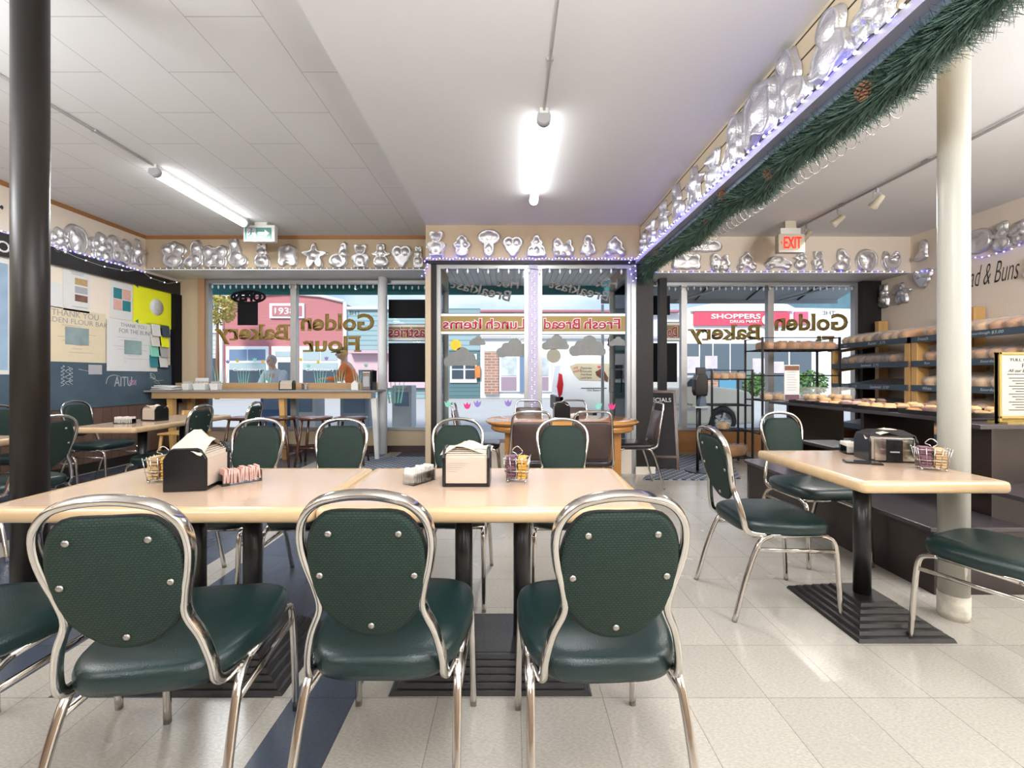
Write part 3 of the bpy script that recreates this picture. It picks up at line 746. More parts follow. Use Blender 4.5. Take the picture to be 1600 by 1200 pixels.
# far hills and trees
h = MB(); pr = random.Random(3)
hx = [(-80 + i * 8, 16 + 6 * math.sin(i * .7) + 3 * math.sin(i * 1.9)) for i in range(31)]
def hz_(x): return 15 + (9 if x > 60 else 0) + max(0, (x - 40) * .16) + 4 * math.sin(x * .05) - (14 if x < 30 else 0)
pts = [(x, hz_(x)) for x in range(-60, 161, 10)]
h.prism([(-60, -1)] + pts + [(160, -1)], (0, 130, 0), (1, 0, 0), (0, 0, 1), 12)
struct(h.build('hill', mat('blue_green_forest', (.10, .19, .22), .95, var=.4, vscale=.3)))

def foliage(label, c, rad, n, m, trunk=None, seed=1, cat='tree', name='street_tree', leaf=.12):
    t = thing(name, label, cat, (c[0], c[1], -.06))
    r = random.Random(seed); mb = MB(); mb.m = None
    for i in range(n):
        while True:
            p = Vector((r.uniform(-1, 1), r.uniform(-1, 1), r.uniform(-1, 1)))
            if .35 < p.length < 1: break
        p = Vector((p.x * rad[0], p.y * rad[1], p.z * rad[2] + c[2]))
        a = Vector((r.uniform(-1, 1), r.uniform(-1, 1), r.uniform(-1, 1))).normalized() * leaf
        b2 = a.cross(Vector((r.uniform(-1, 1), r.uniform(-1, 1), .3))).normalized() * leaf * .6
        mb.add([p - a, p + b2, p + a, p - b2], [(0, 1, 2, 3)])
    mb.build('foliage', m, t)
    if trunk: MB().tube([(0, 0, -.02), (.02 * rad[0], 0, c[2] * .5), (0, 0, c[2])], trunk, 8, r_end=trunk * .4).build('trunk', 'cone', t)
    return t
leafy = mat('yellow_green_leaves', (.45, .38, .10), .8, var=.5, vscale=2); leafg = mat('green_leaves', (.10, .20, .06), .8, var=.5, vscale=3)
foliage('yellow leaved street tree above the pale house at far left', (-16.4, 23.5, 5.1), (1.0, 1, 1.0), 700, leafy, .12, 2)
foliage('green and yellow tree above the drug store roof', (19.5, 36, 7.5), (1.6, 1.5, 1.2), 600, leafy, .2, 4, leaf=.18)
foliage('green shrub seen through the bread rack across the street', (14.6, 25.2, .75), (.9, .5, .7), 500, leafg, None, 5, 'shrub', 'street_shrub')
foliage('green shrub at the drug store corner behind the pastry table', (17.6, 25.2, .85), (1.3, .5, .8), 600, leafg, None, 6, 'shrub', 'street_shrub')
HB = foliage('reddish hanging flower basket outside the entry bay', (2.16, 9.0, 1.92), (.12, .12, .24), 200, mat('red_leaves', (.35, .10, .10), .8, var=.5), None, 9, 'plant', 'hanging_flower_basket', .035)

# street lamp pole outside the entry
t = thing('street_pole', 'thin grey metal pole standing at the curb by the white van', 'pole', (1.93, 9.0, -.03))
MB().cyl((0, 0, 0), (0, 0, 2.75), .035, .03, n=12).build('shaft', 'alu', t); MB().cyl((0, 0, 0), (0, 0, .06), .08, n=12).build('foot', 'alu', t)
MB().tube([(0, 0, 2.45), (.23, 0, 2.45)], .012, 8).build('basket_arm', 'alu', t)
for dx_ in (-.06, .06): MB().tube([(2.16, 9.0, 2.42), (2.16 + dx_, 9.0, 1.95)], .004, 5).build('hanging_wire', 'cord_dark', HB).location = -HB.location

def wheel(parent, c, r, w=.22, name='wheel'):
    o = bpy.data.objects.new(name, MB(Matrix.Rotation(R(90), 4, 'X')).lathe([(r * .62, -w / 2), (r * .93, -w / 2), (r, -w / 3), (r, w / 3), (r * .93, w / 2), (r * .62, w / 2), (r * .62, -w / 2)], 32, caps=False).mesh(name, 'rubber'))
    col.objects.link(o); o.parent = parent; o.location = c
    h = MB(Matrix.Rotation(R(90), 4, 'X')).lathe([(0, w / 2 - .03), (r * .18, w / 2 - .02), (r * .2, w / 2 - .07), (r * .54, w / 2 - .07), (r * .6, w / 2 - .01), (r * .63, w / 2)], 32, caps=False)
    for k in range(5):
        a = 2 * PI * k / 5
        h.box((r * .38 * math.cos(a), r * .38 * math.sin(a), w / 2 - .045), (r * .46, r * .16, .03), rz=a)
    hb = h.build('hub', 'steel', o)
    return o
# ---- white van, side on, tail to the left
Yv = 11.7
t = thing('van', 'white van parked at the curb with a cake picture in its rear side window', 'vehicle', (0, 0, 0))
vw = mat('white_car_paint', (.76, .77, .78), .3, coat=.5)
prof = [(872, 640), (871, 615), (873, 590), (876, 570), (882, 556), (893, 550), (930, 547), (1000, 546), (1040, 548), (1062, 556), (1066, 645), (872, 645)]
pp = [at(p[0], p[1], Yv) for p in prof]
MB().prism([(p.x, p.z) for p in pp], (0, Yv + 1.7, 0), (1, 0, 0), (0, 0, 1), 1.7).build('body', vw, t, bevel=.07)
fr = MB().prism([(at(x, y, Yv).x, at(x, y, Yv).z) for x, y in ((890, 572), (900, 568), (1000, 568), (1000, 597), (905, 594), (896, 584))], (0, Yv, 0), (1, 0, 0), (0, 0, 1), .012).build('side_window', mat('beige_window_film', (.50, .43, .30), .3), t)
fr.location.y = 0
cakem = mat('chocolate_cake', (.10, .03, .02), .5)
MB().prism([(at(x, y, Yv).x, at(x, y, Yv).z) for x, y in ((930, 581), (941, 575), (950, 590), (949, 597), (932, 587))], (0, Yv - .013, 0), (1, 0, 0), (0, 0, 1), .01).build('cake_picture', cakem, fr)
MB().ball((at(936, 573, Yv).x, Yv - .02, at(936, 573, Yv).z), (.05, .01, .035)).build('cherry_picture', red, fr)
for i, s_ in enumerate(('Pastries', 'Donuts', 'Fresh Bread', 'Lunch Items')):
    c = at(916, 575 + i * 5, Yv - .016); text_mesh('window_lettering', s_, .30, .062, c, (1, 0, 0), (0, 0, 1), 'ink', parent=fr, th=.001)
c = at(902, 577, Yv - .016); text_mesh('window_lettering', 'WE\nMAKE', .22, .16, c, (1, 0, .25), (0, 0, 1), 'red_let', parent=fr, th=.001)
MB().bb(at(908, 607, Yv).x, at(948, 607, Yv).x, Yv - .012, Yv, at(908, 607, Yv).z, at(908, 606, Yv).z).build('side_stripe', 'ink', t)
c = at(930, 609.5, Yv - .012); text_mesh('side_lettering', 'Old Bakeries', .45, .06, c, (1, 0, 0), (0, 0, 1), 'ink', parent=t, th=.001)
MB().prism([(at(x, y, Yv).x, at(x, y, Yv).z) for x, y in ((873, 583), (878, 585), (880, 600), (878, 615), (873, 622), (870, 605))], (0, Yv + .14, 0), (1, 0, 0), (0, 0, 1), .17).build('tail_lamp', mat('red_tail_lamp', (.45, .01, .02), .15, coat=1), t)
MB().bb(at(868, 625, Yv).x, at(880, 625, Yv).x, Yv, Yv + 1.65, .22, .62).build('bumper', 'darkframe', t)
wheel(t, (at(915, 640, Yv).x, Yv + .14, .16), .33); wheel(t, (at(1035, 640, Yv).x, Yv + .14, .16), .33)
# ---- cream pickup at the right
Yp = 9.75
t = thing('pickup_truck', 'cream pickup truck parked outside the right window', 'vehicle', (0, 0, 0))
cp = mat('cream_car_paint', (.70, .64, .52), .3, coat=.5)
prof = [(1000, 665), (1000, 606), (1062, 606), (1075, 590), (1098, 586), (1112, 604), (1155, 608), (1172, 613), (1180, 625), (1180, 662), (1152, 664), (1148, 645), (1133, 632), (1115, 640), (1108, 664)]
pp = [at(p[0], p[1], Yp) for p in prof]
MB().prism([(p.x, p.z) for p in pp], (0, Yp + 1.8, 0), (1, 0, 0), (0, 0, 1), 1.8).build('body', cp, t, bevel=.05)
MB().prism([(at(x, y, Yp).x, at(x, y, Yp).z) for x, y in ((1068, 604), (1079, 592), (1096, 589), (1104, 604))], (0, Yp, 0), (1, 0, 0), (0, 0, 1), .01).build('side_window', dg_, t)
MB().bb(at(1000, 640, Yp).x, at(1105, 640, Yp).x, Yp - .02, Yp, at(0, 641, Yp).z, at(0, 637, Yp).z).build('side_moulding', 'plastic_g', t)
c = at(1062, 632, Yp - .012); text_mesh('door_lettering', 'Crescent Bay', .62, .07, c, (1, 0, 0), (0, 0, 1), 'ink', parent=t, th=.001)
wheel(t, (at(1130, 652, Yp).x, Yp + .12, .16), .33)
wheel(t, (at(1022, 652, Yp).x, Yp + .12, .16), .33)
# street furniture seen below the window bar
def news_box(x, Y, w, h, m, label, leg=.25):
    t = thing('newspaper_box', label, 'newspaper box', (x, Y, -.03))
    MB().box((0, 0, leg + (h - leg) / 2), (w, .4, h - leg)).build('cabinet', m, t, bevel=.015)
    MB().box((0, -.205, h - .25), (w * .72, .012, .26)).build('window', bg_, t)
    MB().box((0, 0, leg / 2), (w * .3, .2, leg)).build('post', 'plastic_g', t); MB().box((0, 0, .01), (w * .8, .36, .02)).build('foot', 'plastic_g', t)
    MB().tube([(-.08, -.21, h - .06), (-.08, -.24, h - .06), (.08, -.24, h - .06), (.08, -.21, h - .06)], .008, 6).build('handle', 'steel', t)
news_box(at(436, 0, 7.8).x, 7.8, .46, 1.0, mat('blue_box_paint', (.05, .11, .24), .4), 'dark blue newspaper box on the sidewalk behind the window bar')
news_box(at(483, 0, 7.9).x, 7.9, .42, .95, mat('grey_box_paint', (.45, .47, .50), .4), 'pale grey newspaper box beside the dark blue one')
news_box(at(560, 0, 7.8).x, 7.8, .52, .95, mat('steel_blue_box_paint', (.22, .28, .36), .4), 'steel blue newspaper box outside the right end of the window bar')
news_box(at(632, 0, 8.0).x, 8.0, .36, 1.05, mat('light_grey_box_paint', (.40, .44, .49), .4), 'light grey newspaper box right of the round white post')
# ================================================================ SEATING
def hull(half_w, half_h, top_flat=.0, pinch=0.0, e=2.35, fill=None):
    def f(t):
        c, s = math.cos(t), math.sin(t)
        x = half_w * math.copysign(abs(c) ** (2 / e), c); y = half_h * math.copysign(abs(s) ** (2 / e), s)
        if fill and y > 0:
            x = half_w * math.copysign(abs(c) ** (2 / fill), c); y = half_h * math.copysign(abs(s) ** (2 / fill), s)
        if y < 0: x *= 1 - pinch * (y / half_h) ** 2
        if y > 0 and top_flat: y *= 1 - top_flat * max(0, 1 - (x / half_w * 1.5) ** 2) * (y / half_h)
        return x, y
    return f
def back_frame_pts(s):
    return [(s * .190, -.02, .412), (s * .182, -.13, .410), (s * .174, -.180, .430), (s * .170, -.195, .485), (s * .154, -.208, .555), (s * .128, -.221, .620),
            (s * .134, -.235, .680), (s * .149, -.249, .740), (s * .156, -.262, .800), (s * .145, -.275, .855), (s * .108, -.287, .896), (s * .054, -.2935, .9135)]
def make_round_chair():
    t = thing('stacking_chair', 'x', 'chair')
    sec = rrect(.022, .019, .006)
    for s in (-1, 1):
        MB().tube(smooth_path([(s * .208, .262, 0), (s * .205, .250, .22), (s * .202, .240, .345), (s * .200, .222, .392), (s * .198, .17, .412)], 4), 1, sec=sec, start=(1, 0, 0)).build('leg', 'chrome', t)
        MB().tube(smooth_path([(s * .212, -.262, 0), (s * .207, -.205, .20), (s * .203, -.155, .335), (s * .200, -.120, .390), (s * .198, -.07, .412)], 4), 1, sec=sec, start=(1, 0, 0)).build('leg', 'chrome', t)
    f = MB()
    for s in (-1, 1):
        f.tube([(s * .198, .18, .412), (s * .198, -.08, .412)], 1, sec=sec, start=(1, 0, 0))
        f.tube([(s * .203, .242, .335), (s * .203, -.150, .345)], 1, sec=rrect(.014, .018, .004), start=(1, 0, 0))
    f.tube([(-.2, .20, .405), (.2, .20, .405)], 1, sec=rrect(.018, .018, .004)); f.tube([(-.2, -.10, .405), (.2, -.10, .405)], 1, sec=rrect(.018, .018, .004))
    f.build('seat_frame', 'chrome', t)
    L = back_frame_pts(-1); Rr = back_frame_pts(1)[::-1]
    path = smooth_path(L + [(0, -.295, .918)] + Rr, 4)
    MB().tube(path, 1, sec=rrect(.018, .027, .006), start=(1, 0, 0)).build('back_frame', 'chrome', t)
    # padded oval back: local x across, y up the tilted plane
    tilt = math.atan2(.0835, .36)
    mp = Matrix.Translation((0, -.245, .716)) @ Matrix.Rotation(PI / 2 + tilt, 4, 'X')
    o = hull(.1445, .180, .09, .20, 2.3, 2.75)
    b = MB(); b.pillow(o, [(0, .0135), (.9, .013), (.975, .009), (1.0, 0), (1.0, -.008), (.97, -.019), (.85, -.026), (.5, -.031), (0, -.032)], 44, mp)
    bk = b.build('backrest', 'fabric', t)
    for (x, y) in ((-.082, .112), (.082, .112), (-.113, .0), (.113, .0), (0, -.142)):
        m2 = mp @ Matrix.Translation((x, y, .0125))
        MB(m2).lathe([(.0085, 0), (.0085, .002), (.006, .0045), (0, .0055)], 14).build('screw', 'steel', bk)
    q = MB(mp); k = 44
    pts = []
    for j in range(k):
        x, y = o(2 * PI * j / k); pts.append((x * 1.003, y * 1.003, -.003))
    q.tube(pts, .0032, 6, closed=True).build('piping', 'rubber', bk)
    # seat cushion
    def so(th):
        x, y = hull(.222, .222, 0, 0, 4.2)(th)
        return x * (1 - .16 * max(0, -(y - .0) / .222) - .0), y + .025
    st = MB(); st.pillow(so, [(0, .408), (.9, .408), (.975, .414), (1.0, .430), (1.004, .450), (.985, .466), (.93, .476), (.8, .482), (.5, .487), (0, .490)], 48)
    st.build('seat', 'vinyl', t)
    return t
def make_square_chair():
    t = thing('banquet_chair', 'x', 'chair')
    for s in (-1, 1):
        MB().tube(smooth_path([(s * .19, .24, 0), (s * .19, .22, .25), (s * .188, .20, .40), (s * .186, .15, .43)], 4), .011, 8).build('leg', 'chrome', t)
        MB().tube(smooth_path([(s * .19, -.27, 0), (s * .188, -.20, .25), (s * .186, -.14, .40), (s * .186, -.08, .43)], 4), .011, 8).build('leg', 'chrome', t)
    f = MB(); f.tube([(-.186, .16, .43), (-.186, -.16, .43), (.186, -.16, .43), (.186, .16, .43)], .010, 8, closed=True); f.build('seat_frame', 'chrome', t)
    p = smooth_path([(-.185, -.10, .43), (-.185, -.19, .45), (-.182, -.21, .52), (-.17, -.235, .66), (-.158, -.262, .80), (-.150, -.272, .855), (-.115, -.28, .895), (0, -.281, .900), (.115, -.28, .895), (.150, -.272, .855), (.158, -.262, .80), (.17, -.235, .66), (.182, -.21, .52), (.185, -.19, .45), (.185, -.10, .43)], 3)
    MB().tube(p, .011, 8).build('back_frame', 'chrome', t)
    tl = math.atan2(.10, .40)
    mp = Matrix.Translation((0, -.235, .655)) @ Matrix.Rotation(PI / 2 + tl, 4, 'X')
    MB().pillow(hull(.157, .165, 0, 0, 9), [(0, .012), (.93, .012), (1, .004), (1, -.010), (.95, -.02), (0, -.026)], 44, mp).build('backrest', 'brownvinyl', t)
    MB().pillow(lambda a: (hull(.205, .21, 0, 0, 5)(a)[0], hull(.205, .21, 0, 0, 5)(a)[1] + .02), [(0, .425), (.95, .425), (1, .44), (1, .46), (.95, .476), (.7, .484), (0, .49)], 44).build('seat', 'darkvinyl', t)
    return t
# (x, y, facing angle, label)   facing 0 = toward the window (+y)
RC = [
 (-.94, 1.22, R(8), 'green round-backed chair backing onto us at the left front table'),
 (-.347, 1.268, R(0), 'green round-backed chair in the middle of the front row, pushed to the table seam'),
 (.243, 1.26, R(3), 'green round-backed chair at the right end of the front row, nearest to us'),
 (-1.60, 1.24, R(3), 'green vinyl chair cut off at the lower left with only seat and legs showing'),
 (-1.58, 2.37, R(180), 'green round-backed chair behind the black napkin dispenser on the left front table'),
 (-1.06, 2.37, R(180), 'green round-backed chair across the left front table, second from left'),
 (-.345, 2.40, R(179), 'green round-backed chair behind the upright napkin dispenser at the right front table'),
 (.315, 2.38, R(180), 'green round-backed chair across the right front table, at its right end'),
 (1.34, 2.262, R(-90), 'green round-backed chair turned sideways beside the small right table'),
 (2.02, 2.88, R(184), 'green round-backed chair behind the small right table facing us'),
 (2.085, 1.735, R(21), 'green vinyl chair cut off at the right edge in front of the cream column'),
 (-4.5, 4.62, R(-90), 'teal round-backed chair by the wainscot left of the long side table'),
 (-4.5, 3.92, R(-90), 'teal round-backed chair at the far left edge behind the black column'),
 (-3.17, 3.93, R(92), 'teal round-backed chair on the near right side of the long side table'),
 (-2.98, 4.42, R(98), 'teal round-backed chair nearest to the window bar, seen edge on'),
 (-3.45, 2.96, R(80), 'green round-backed chair half hidden behind the black column'),
]
rc0 = make_round_chair()
for i, (x, y, a, lb) in enumerate(RC):
    if i == 0: rc0.location = (x, y, 0); rc0.rotation_euler.z = a; rc0['label'] = lb; rc0['group'] = 'green round-backed stacking chairs'
    else: dup(rc0, (x, y, 0), a, lb, 'green round-backed stacking chairs')
SC = [
 (.16, 3.72, R(0), 'brown square-backed chair with its back to us, left of two at the oval table'),
 (.665, 3.74, R(0), 'brown square-backed chair with its back to us, right of two at the oval table'),
 (1.33, 4.62, R(90), 'black seated chrome chair in profile at the right end of the oval table'),
 (-.36, 4.60, R(-90), 'black seated chair at the left end of the oval table, mostly hidden'),
 (.20, 4.84, R(180), 'brown square-backed chair on the window side of the oval table, left'),
 (.74, 4.84, R(180), 'brown square-backed chair on the window side of the oval table, right'),
]
sc0 = make_square_chair()
for i, (x, y, a, lb) in enumerate(SC):
    if i == 0: sc0.location = (x, y, 0); sc0.rotation_euler.z = a; sc0['label'] = lb; sc0['group'] = 'brown and chrome chairs of the oval table'
    else: dup(sc0, (x, y, 0), a, lb, 'brown and chrome chairs of the oval table')

# ---- laminate tables with pale wood edges
def make_table(x0, x1, y0, y1, label, posts, basew, based, edge=.035):
    cx, cy = (x0 + x1) / 2, (y0 + y1) / 2
    t = thing('cafe_table', label, 'table', (cx, cy, 0), 0, 'laminate tables with wooden edges')
    w, d = x1 - x0, y1 - y0
    MB().bb(-w / 2 + edge, w / 2 - edge, -d / 2 + edge, d / 2 - edge, .712, .7503).build('tabletop', 'laminate', t)
    # bullnose edge swept round the top
    sec = []
    for j in range(9):
        a = -PI / 2 + PI * j / 8
        sec.append((.024 * math.sin(a), .016 * math.cos(a)))
    prof = [(-edge - .002, -.024)] ; 
    e = MB(); r = .03
    ring = []
    cs = [(w / 2 - r, d / 2 - r, 0), (-w / 2 + r, d / 2 - r, 90), (-w / 2 + r, -d / 2 + r, 180), (w / 2 - r, -d / 2 + r, 270)]
    pr = [(-edge - .001, .7498), (-.012, .7500), (-.004, .7465), (0, .738), (.0015, .724), (0, .712), (-.005, .7045), (-.014, .701), (-edge - .001, .701)]
    vs = []; n = 0
    for (ax, ay, a0) in cs:
        for j in range(5):
            a = R(a0 + 90 * j / 4); ux, uy = math.cos(a), math.sin(a)
            for (o_, z_) in pr:
                rr = r + o_
                if rr >= 0: vs.append((ax + rr * ux, ay + rr * uy, z_))
                else: vs.append((ax + rr * math.copysign(1, ux if abs(ux) > .01 else cs[n // 5][0]), ay + rr * math.copysign(1, uy if abs(uy) > .01 else cs[n // 5][1]), z_))
            n += 1
    k = len(pr); fs = []
    for i in range(n):
        for j in range(k - 1):
            a, b = i * k, ((i + 1) % n) * k
            fs.append((a + j, b + j, b + j + 1, a + j + 1))
    e.add(vs, fs, True); e.build('wooden_edge', 'maple_edge', t)
    for (px_, py_) in posts: MB().cyl((px_ - cx, py_ - cy, .10), (px_ - cx, py_ - cy, .70), .037, n=28).build('post', 'black', t)
    MB().bb(-w * .3, w * .3, -.05, .05, .69, .705).build('top_bracket', 'black', t)
    bx = sum(p[0] for p in posts) / len(posts) - cx; by = sum(p[1] for p in posts) / len(posts) - cy
    b = MB(); steps = 6
    for i in range(steps):
        k0 = 1 - i * .115 * (1 if len(posts) < 2 else .62); z0 = i * .017
        kk = k0 - .03
        b.frust((bx, by, z0), (basew * k0, based * k0), (bx, by, z0 + .0155), (basew * kk, based * kk))
        b.frust((bx, by, z0 + .0155), (basew * (kk - .04), based * (kk - .04)), (bx, by, z0 + .0172), (basew * (kk - .04), based * (kk - .04)))
    b.build('ridged_base', 'blackiron', t, bevel=.0015)
    return t
make_table(-1.785, -.663, 1.395, 2.035, 'long pale laminate table with wood edge, left of the seam in front', [(-1.345, 1.80), (-1.105, 1.80)], .74, .46)
make_table(-.657, .485, 1.395, 2.035, 'long pale laminate table with wood edge, right of the seam in front', [(-.205, 1.80), (.043, 1.80)], .76, .46)
make_table(1.455, 2.085, 1.75, 2.52, 'small pale laminate table with wood edge beside the cream column', [(1.765, 2.13)], .44, .50)
make_table(-3.84, -3.22, 3.60, 4.86, 'long pale laminate side table in front of the chalkboard', [(-3.50, 4.0), (-3.50, 4.5)], .42, .8)
make_table(-4.75, -3.55, 2.55, 3.15, 'pale laminate table glimpsed at the left edge behind the black column', [(-4.1, 2.85)], .44, .46)

# ---- oval oak table
t = thing('oval_table', 'honey oak oval pedestal table in front of the entry bay', 'table', (.50, 4.33, 0))
def oval(a):
    return hull(.77, .46, 0, 0, 2.9)(a)
MB().pillow(oval, [(0, .718), (.95, .718), (.975, .722), (.99, .735), (1.0, .742), (.985, .75), (0, .7503)], 56).build('tabletop', 'oak', t)
MB().pillow(oval, [(0, .65), (.9, .65), (.93, .668), (.925, .716), (0, .716)], 56).build('apron', 'oak', t)
for sx in (-.52, .52):
    MB().bb(sx - .05, sx + .05, -.20, .20, .12, .65).build('leg_panel', 'oak', t, bevel=.01)
    MB().bb(sx - .06, sx + .06, -.34, .34, 0, .12).build('foot', 'oak', t, bevel=.02)
MB().bb(-.47, .47, -.03, .03, .2, .32).build('stretcher', 'oak', t)

# ---- window bar with its legs and stools
t = thing('window_bar', 'long pale wooden window bar counter under the left windows', 'counter', (0, 0, 0))
MB().bb(-5.22, -1.93, 5.98, 6.50, .965, .990).build('worktop', 'greyshelf', t, bevel=.004)
MB().bb(-5.12, -2.00, 6.0, 6.03, .875, .965).build('apron', 'pine_x', t)
MB().bb(-5.22, -1.93, 6.50, 6.56, .99, 1.09).build('backsplash', 'pine_x', t)
for xx in (-1.98, -3.3, -4.9): MB().frust((xx + .05, 6.05, 0), (.05, .05), (xx, 6.08, .875), (.08, .08)).build('leg', 'plastic_w' if xx > -2 else 'pine', t)
MB().frust((-4.87, 6.45, 0), (.05, .05), (-4.9, 6.44, .965), (.08, .08)).build('leg', 'pine', t)
def make_stool():
    t = thing('bar_stool', 'x', 'stool')
    MB().pillow(hull(.215, .18, 0, 0, 2.6), [(0, .600), (.88, .602), (.98, .615), (1, .630), (.97, .642), (.8, .640), (.4, .628), (0, .625)], 36).build('seat', 'walnut', t)
    for sx in (-1, 1):
        for sy in (-1, 1):
            MB().tube([(sx * .20, sy * .18, 0), (sx * .165, sy * .15, .30), (sx * .13, sy * .12, .605)], .016, 10, radii=[.013, .021, .015]).build('leg', 'walnut', t)
        MB().tube([(sx * .185, -.165, .18), (sx * .185, .165, .18)], .010, 8).build('stretcher', 'walnut', t)
    MB().tube([(-.175, -.155, .24), (.175, -.155, .24)], .010, 8).build('stretcher', 'walnut', t); MB().tube([(-.175, .155, .24), (.175, .155, .24)], .010, 8).build('stretcher', 'walnut', t)
    return t
s0 = make_stool()
lab = ['leftmost dark wooden bar stool under the window bar', 'second dark wooden bar stool from the left at the window bar', 'third dark wooden bar stool from the left at the window bar', 'rightmost dark wooden bar stool near the round white post']
for i, x in enumerate((-3.62, -3.14, -2.66, -2.18)):
    if i == 0: s0.location = (x, 5.72, 0); s0['label'] = lab[0]; s0['group'] = 'dark wooden stools at the window bar'
    else: dup(s0, (x, 5.72, 0), R(3 * i), lab[i], 'dark wooden stools at the window bar')
t = thing('wooden_chair', 'light yellow wooden chair in the corner behind the side table', 'chair', (-4.35, 5.62, 0))
MB().bb(-.21, .21, -.2, .2, .43, .455).build('seat', 'pine', t, bevel=.008)
for sx in (-1, 1):
    MB().tube([(sx * .19, -.22, 0), (sx * .17, -.17, .44)], .018, 8).build('leg', 'pine', t)
    MB().tube([(sx * .19, .23, 0), (sx * .18, .18, .43), (sx * .18, .2, .72)], .018, 8).build('leg', 'pine', t)
MB().bb(-.2, .2, .19, .215, .64, .72).build('top_rail', 'pine', t, bevel=.008); MB().bb(-.2, .2, .185, .2, .5, .54).build('cross_rail', 'pine', t)

# ---- floor mats
for (q, lb) in (([(1.50, 4.85), (2.15, 4.83), (2.65, 4.9), (3.0, 5.75), (2.9, 6.35), (1.80, 6.35), (1.80, 5.4)], 'diamond lattice black doormat right of the entry bay'),
                ([(-2.25, 5.15), (-1.12, 5.15), (-1.12, 6.2), (-2.25, 6.2)], 'diamond lattice black doormat between the bar and the entry bay')):
    o = tag(MB().prism(q, (0, 0, .001), (1, 0, 0), (0, 1, 0), .008).build('floor_mat', 'matdark'), lb, 'mat', 'lattice floor mats')

# ================================================================ TABLE TOP THINGS
def make_dispenser(loc, rz, label, tuft=1, side='card', sc=1.0, name='napkin_dispenser', h=.155, w=.19, d=.125):
    t = thing(name, label, 'napkin dispenser', loc, rz, 'napkin dispensers')
    # long axis along x, black rounded ends at both sides
    for s in (-1, 1):
        pts = [(-d / 2, 0), (d / 2, 0), (d / 2, h * .75), (d / 2 - .02, h * .96), (d / 2 - .035, h), (-d / 2 + .035, h), (-d / 2 + .02, h * .96), (-d / 2, h * .75)]
        MB().prism(pts, (s * (w / 2) - (.012 if s > 0 else 0), 0, 0), (0, 1, 0), (0, 0, 1), .012).build('end_cap', 'screenblack', t, bevel=.004)
    MB().bb(-w / 2 + .01, w / 2 - .01, -d / 2 + .004, d / 2 - .004, 0, .012).build('base', 'screenblack', t)
    MB().bb(-w / 2 + .013, w / 2 - .013, -d / 2 + .012, d / 2 - .012, .013, h * .80).build('napkin_stack', 'napkin', t)
    for s in (-1, 1):
        if side == 'card': MB().bb(-w / 2 + .014, w / 2 - .014, s * (d / 2 - .008) - .002, s * (d / 2 - .008) + .002, .014, h * .72).build('side_card', 'kraft' if s < 0 else 'paper', t)
    b = MB()
    for i in range(4): b.bb(-w / 2 + .014, w / 2 - .014, -d / 2 + .010 + i * .006, d / 2 - .010 - i * .006, h * .80 + i * .007, h * .80 + i * .007 + .0055)
    b.build('napkin_fold', 'napkin', t, bevel=.002)
    if tuft:
        f = MB(); pts = []
        r = random.Random(int(loc[0] * 100))
        n = 9
        for i in range(n):
            for j in range(n):
                u, v = i / (n - 1) - .5, j / (n - 1) - .5
                z = h * .86 + .075 * tuft * max(0, 1 - (abs(u) * 2) ** 1.5) * (1 - .55 * abs(v) * 2) + .01 * math.sin(7 * u + 9 * v) + .006 * r.random()
                pts.append((u * w * .95 + v * .03, v * d * .95 * (1 - .3 * abs(u)), z))
        f.add(pts, [(i * n + j, i * n + j + 1, (i + 1) * n + j + 1, (i + 1) * n + j) for i in range(n - 1) for j in range(n - 1)], True)
        f.build('pulled_napkin', 'napkin', t)
    return t
TZ = .7508
make_dispenser((-1.262, 1.70, TZ), R(100), 'black napkin dispenser end on to us with a crumpled napkin on top, left front table', 1.1, d=.15, h=.165)
d2 = make_dispenser((-.182, 1.735, TZ), R(0), 'black framed napkin dispenser facing us with a blank beige card, right front table', .45)
c = MB()
for i in range(5): c.bb(-.075, .01 - .012 * i, -.0575, -.0568, .093 - i * .008, .0945 - i * .008)
c.build('card_print', 'greyink', d2)
d3 = make_dispenser((1.96, 2.22, TZ), R(-14), 'chrome and black napkin dispenser on the small table by the cream column', .55, h=.14, w=.215, d=.15)
MB().bb(-.085, .085, -.079, -.074, .01, .125).build('chrome_face', 'chrome', d3, bevel=.002)
MB().bb(-.035, .035, -.083, -.078, .005, .118).build('black_badge', 'screenblack', d3, bevel=.002)
c = text_mesh('badge_lettering', 'NAPKINS', .04, .007, (0, -.0835, .055), (1, 0, 0), (0, 0, 1), 'white_let', parent=d3, th=-.0004)
MB().frust((0, 0, .135), (.2, .145), (0, 0, .160), (.14, .05)).build('lid', 'screenblack', d3, bevel=.003)
make_dispenser((-3.55, 4.20, TZ), R(-15), 'napkin dispenser with blue black end on the side table by the chalkboard', .3, h=.15, w=.19, d=.13)
make_dispenser((-3.27, 6.15, .99), R(0), 'small napkin dispenser in the middle of the window bar', 0, h=.14, w=.20, d=.10)
make_dispenser((.50, 4.28, .7505), R(90), 'black napkin dispenser in the middle of the oval table', .2, h=.18, w=.14, d=.16)
t = thing('tall_napkin_dispenser', 'tall chrome and black napkin dispenser at the right end of the window bar', 'napkin dispenser', (-2.08, 6.15, .99), R(-12), 'napkin dispensers')
MB().bb(-.085, .085, -.06, .06, 0, .27).build('body', 'steel', t, bevel=.012); MB().bb(.05, .088, -.065, .065, 0, .275).build('side_panel', 'screenblack', t, bevel=.008)
MB().bb(-.06, .04, -.065, -.059, .05, .2).build('face_plate', 'plastic_g', t); MB().bb(-.088, .09, -.062, .062, .268, .285).build('cap', 'screenblack', t, bevel=.004)

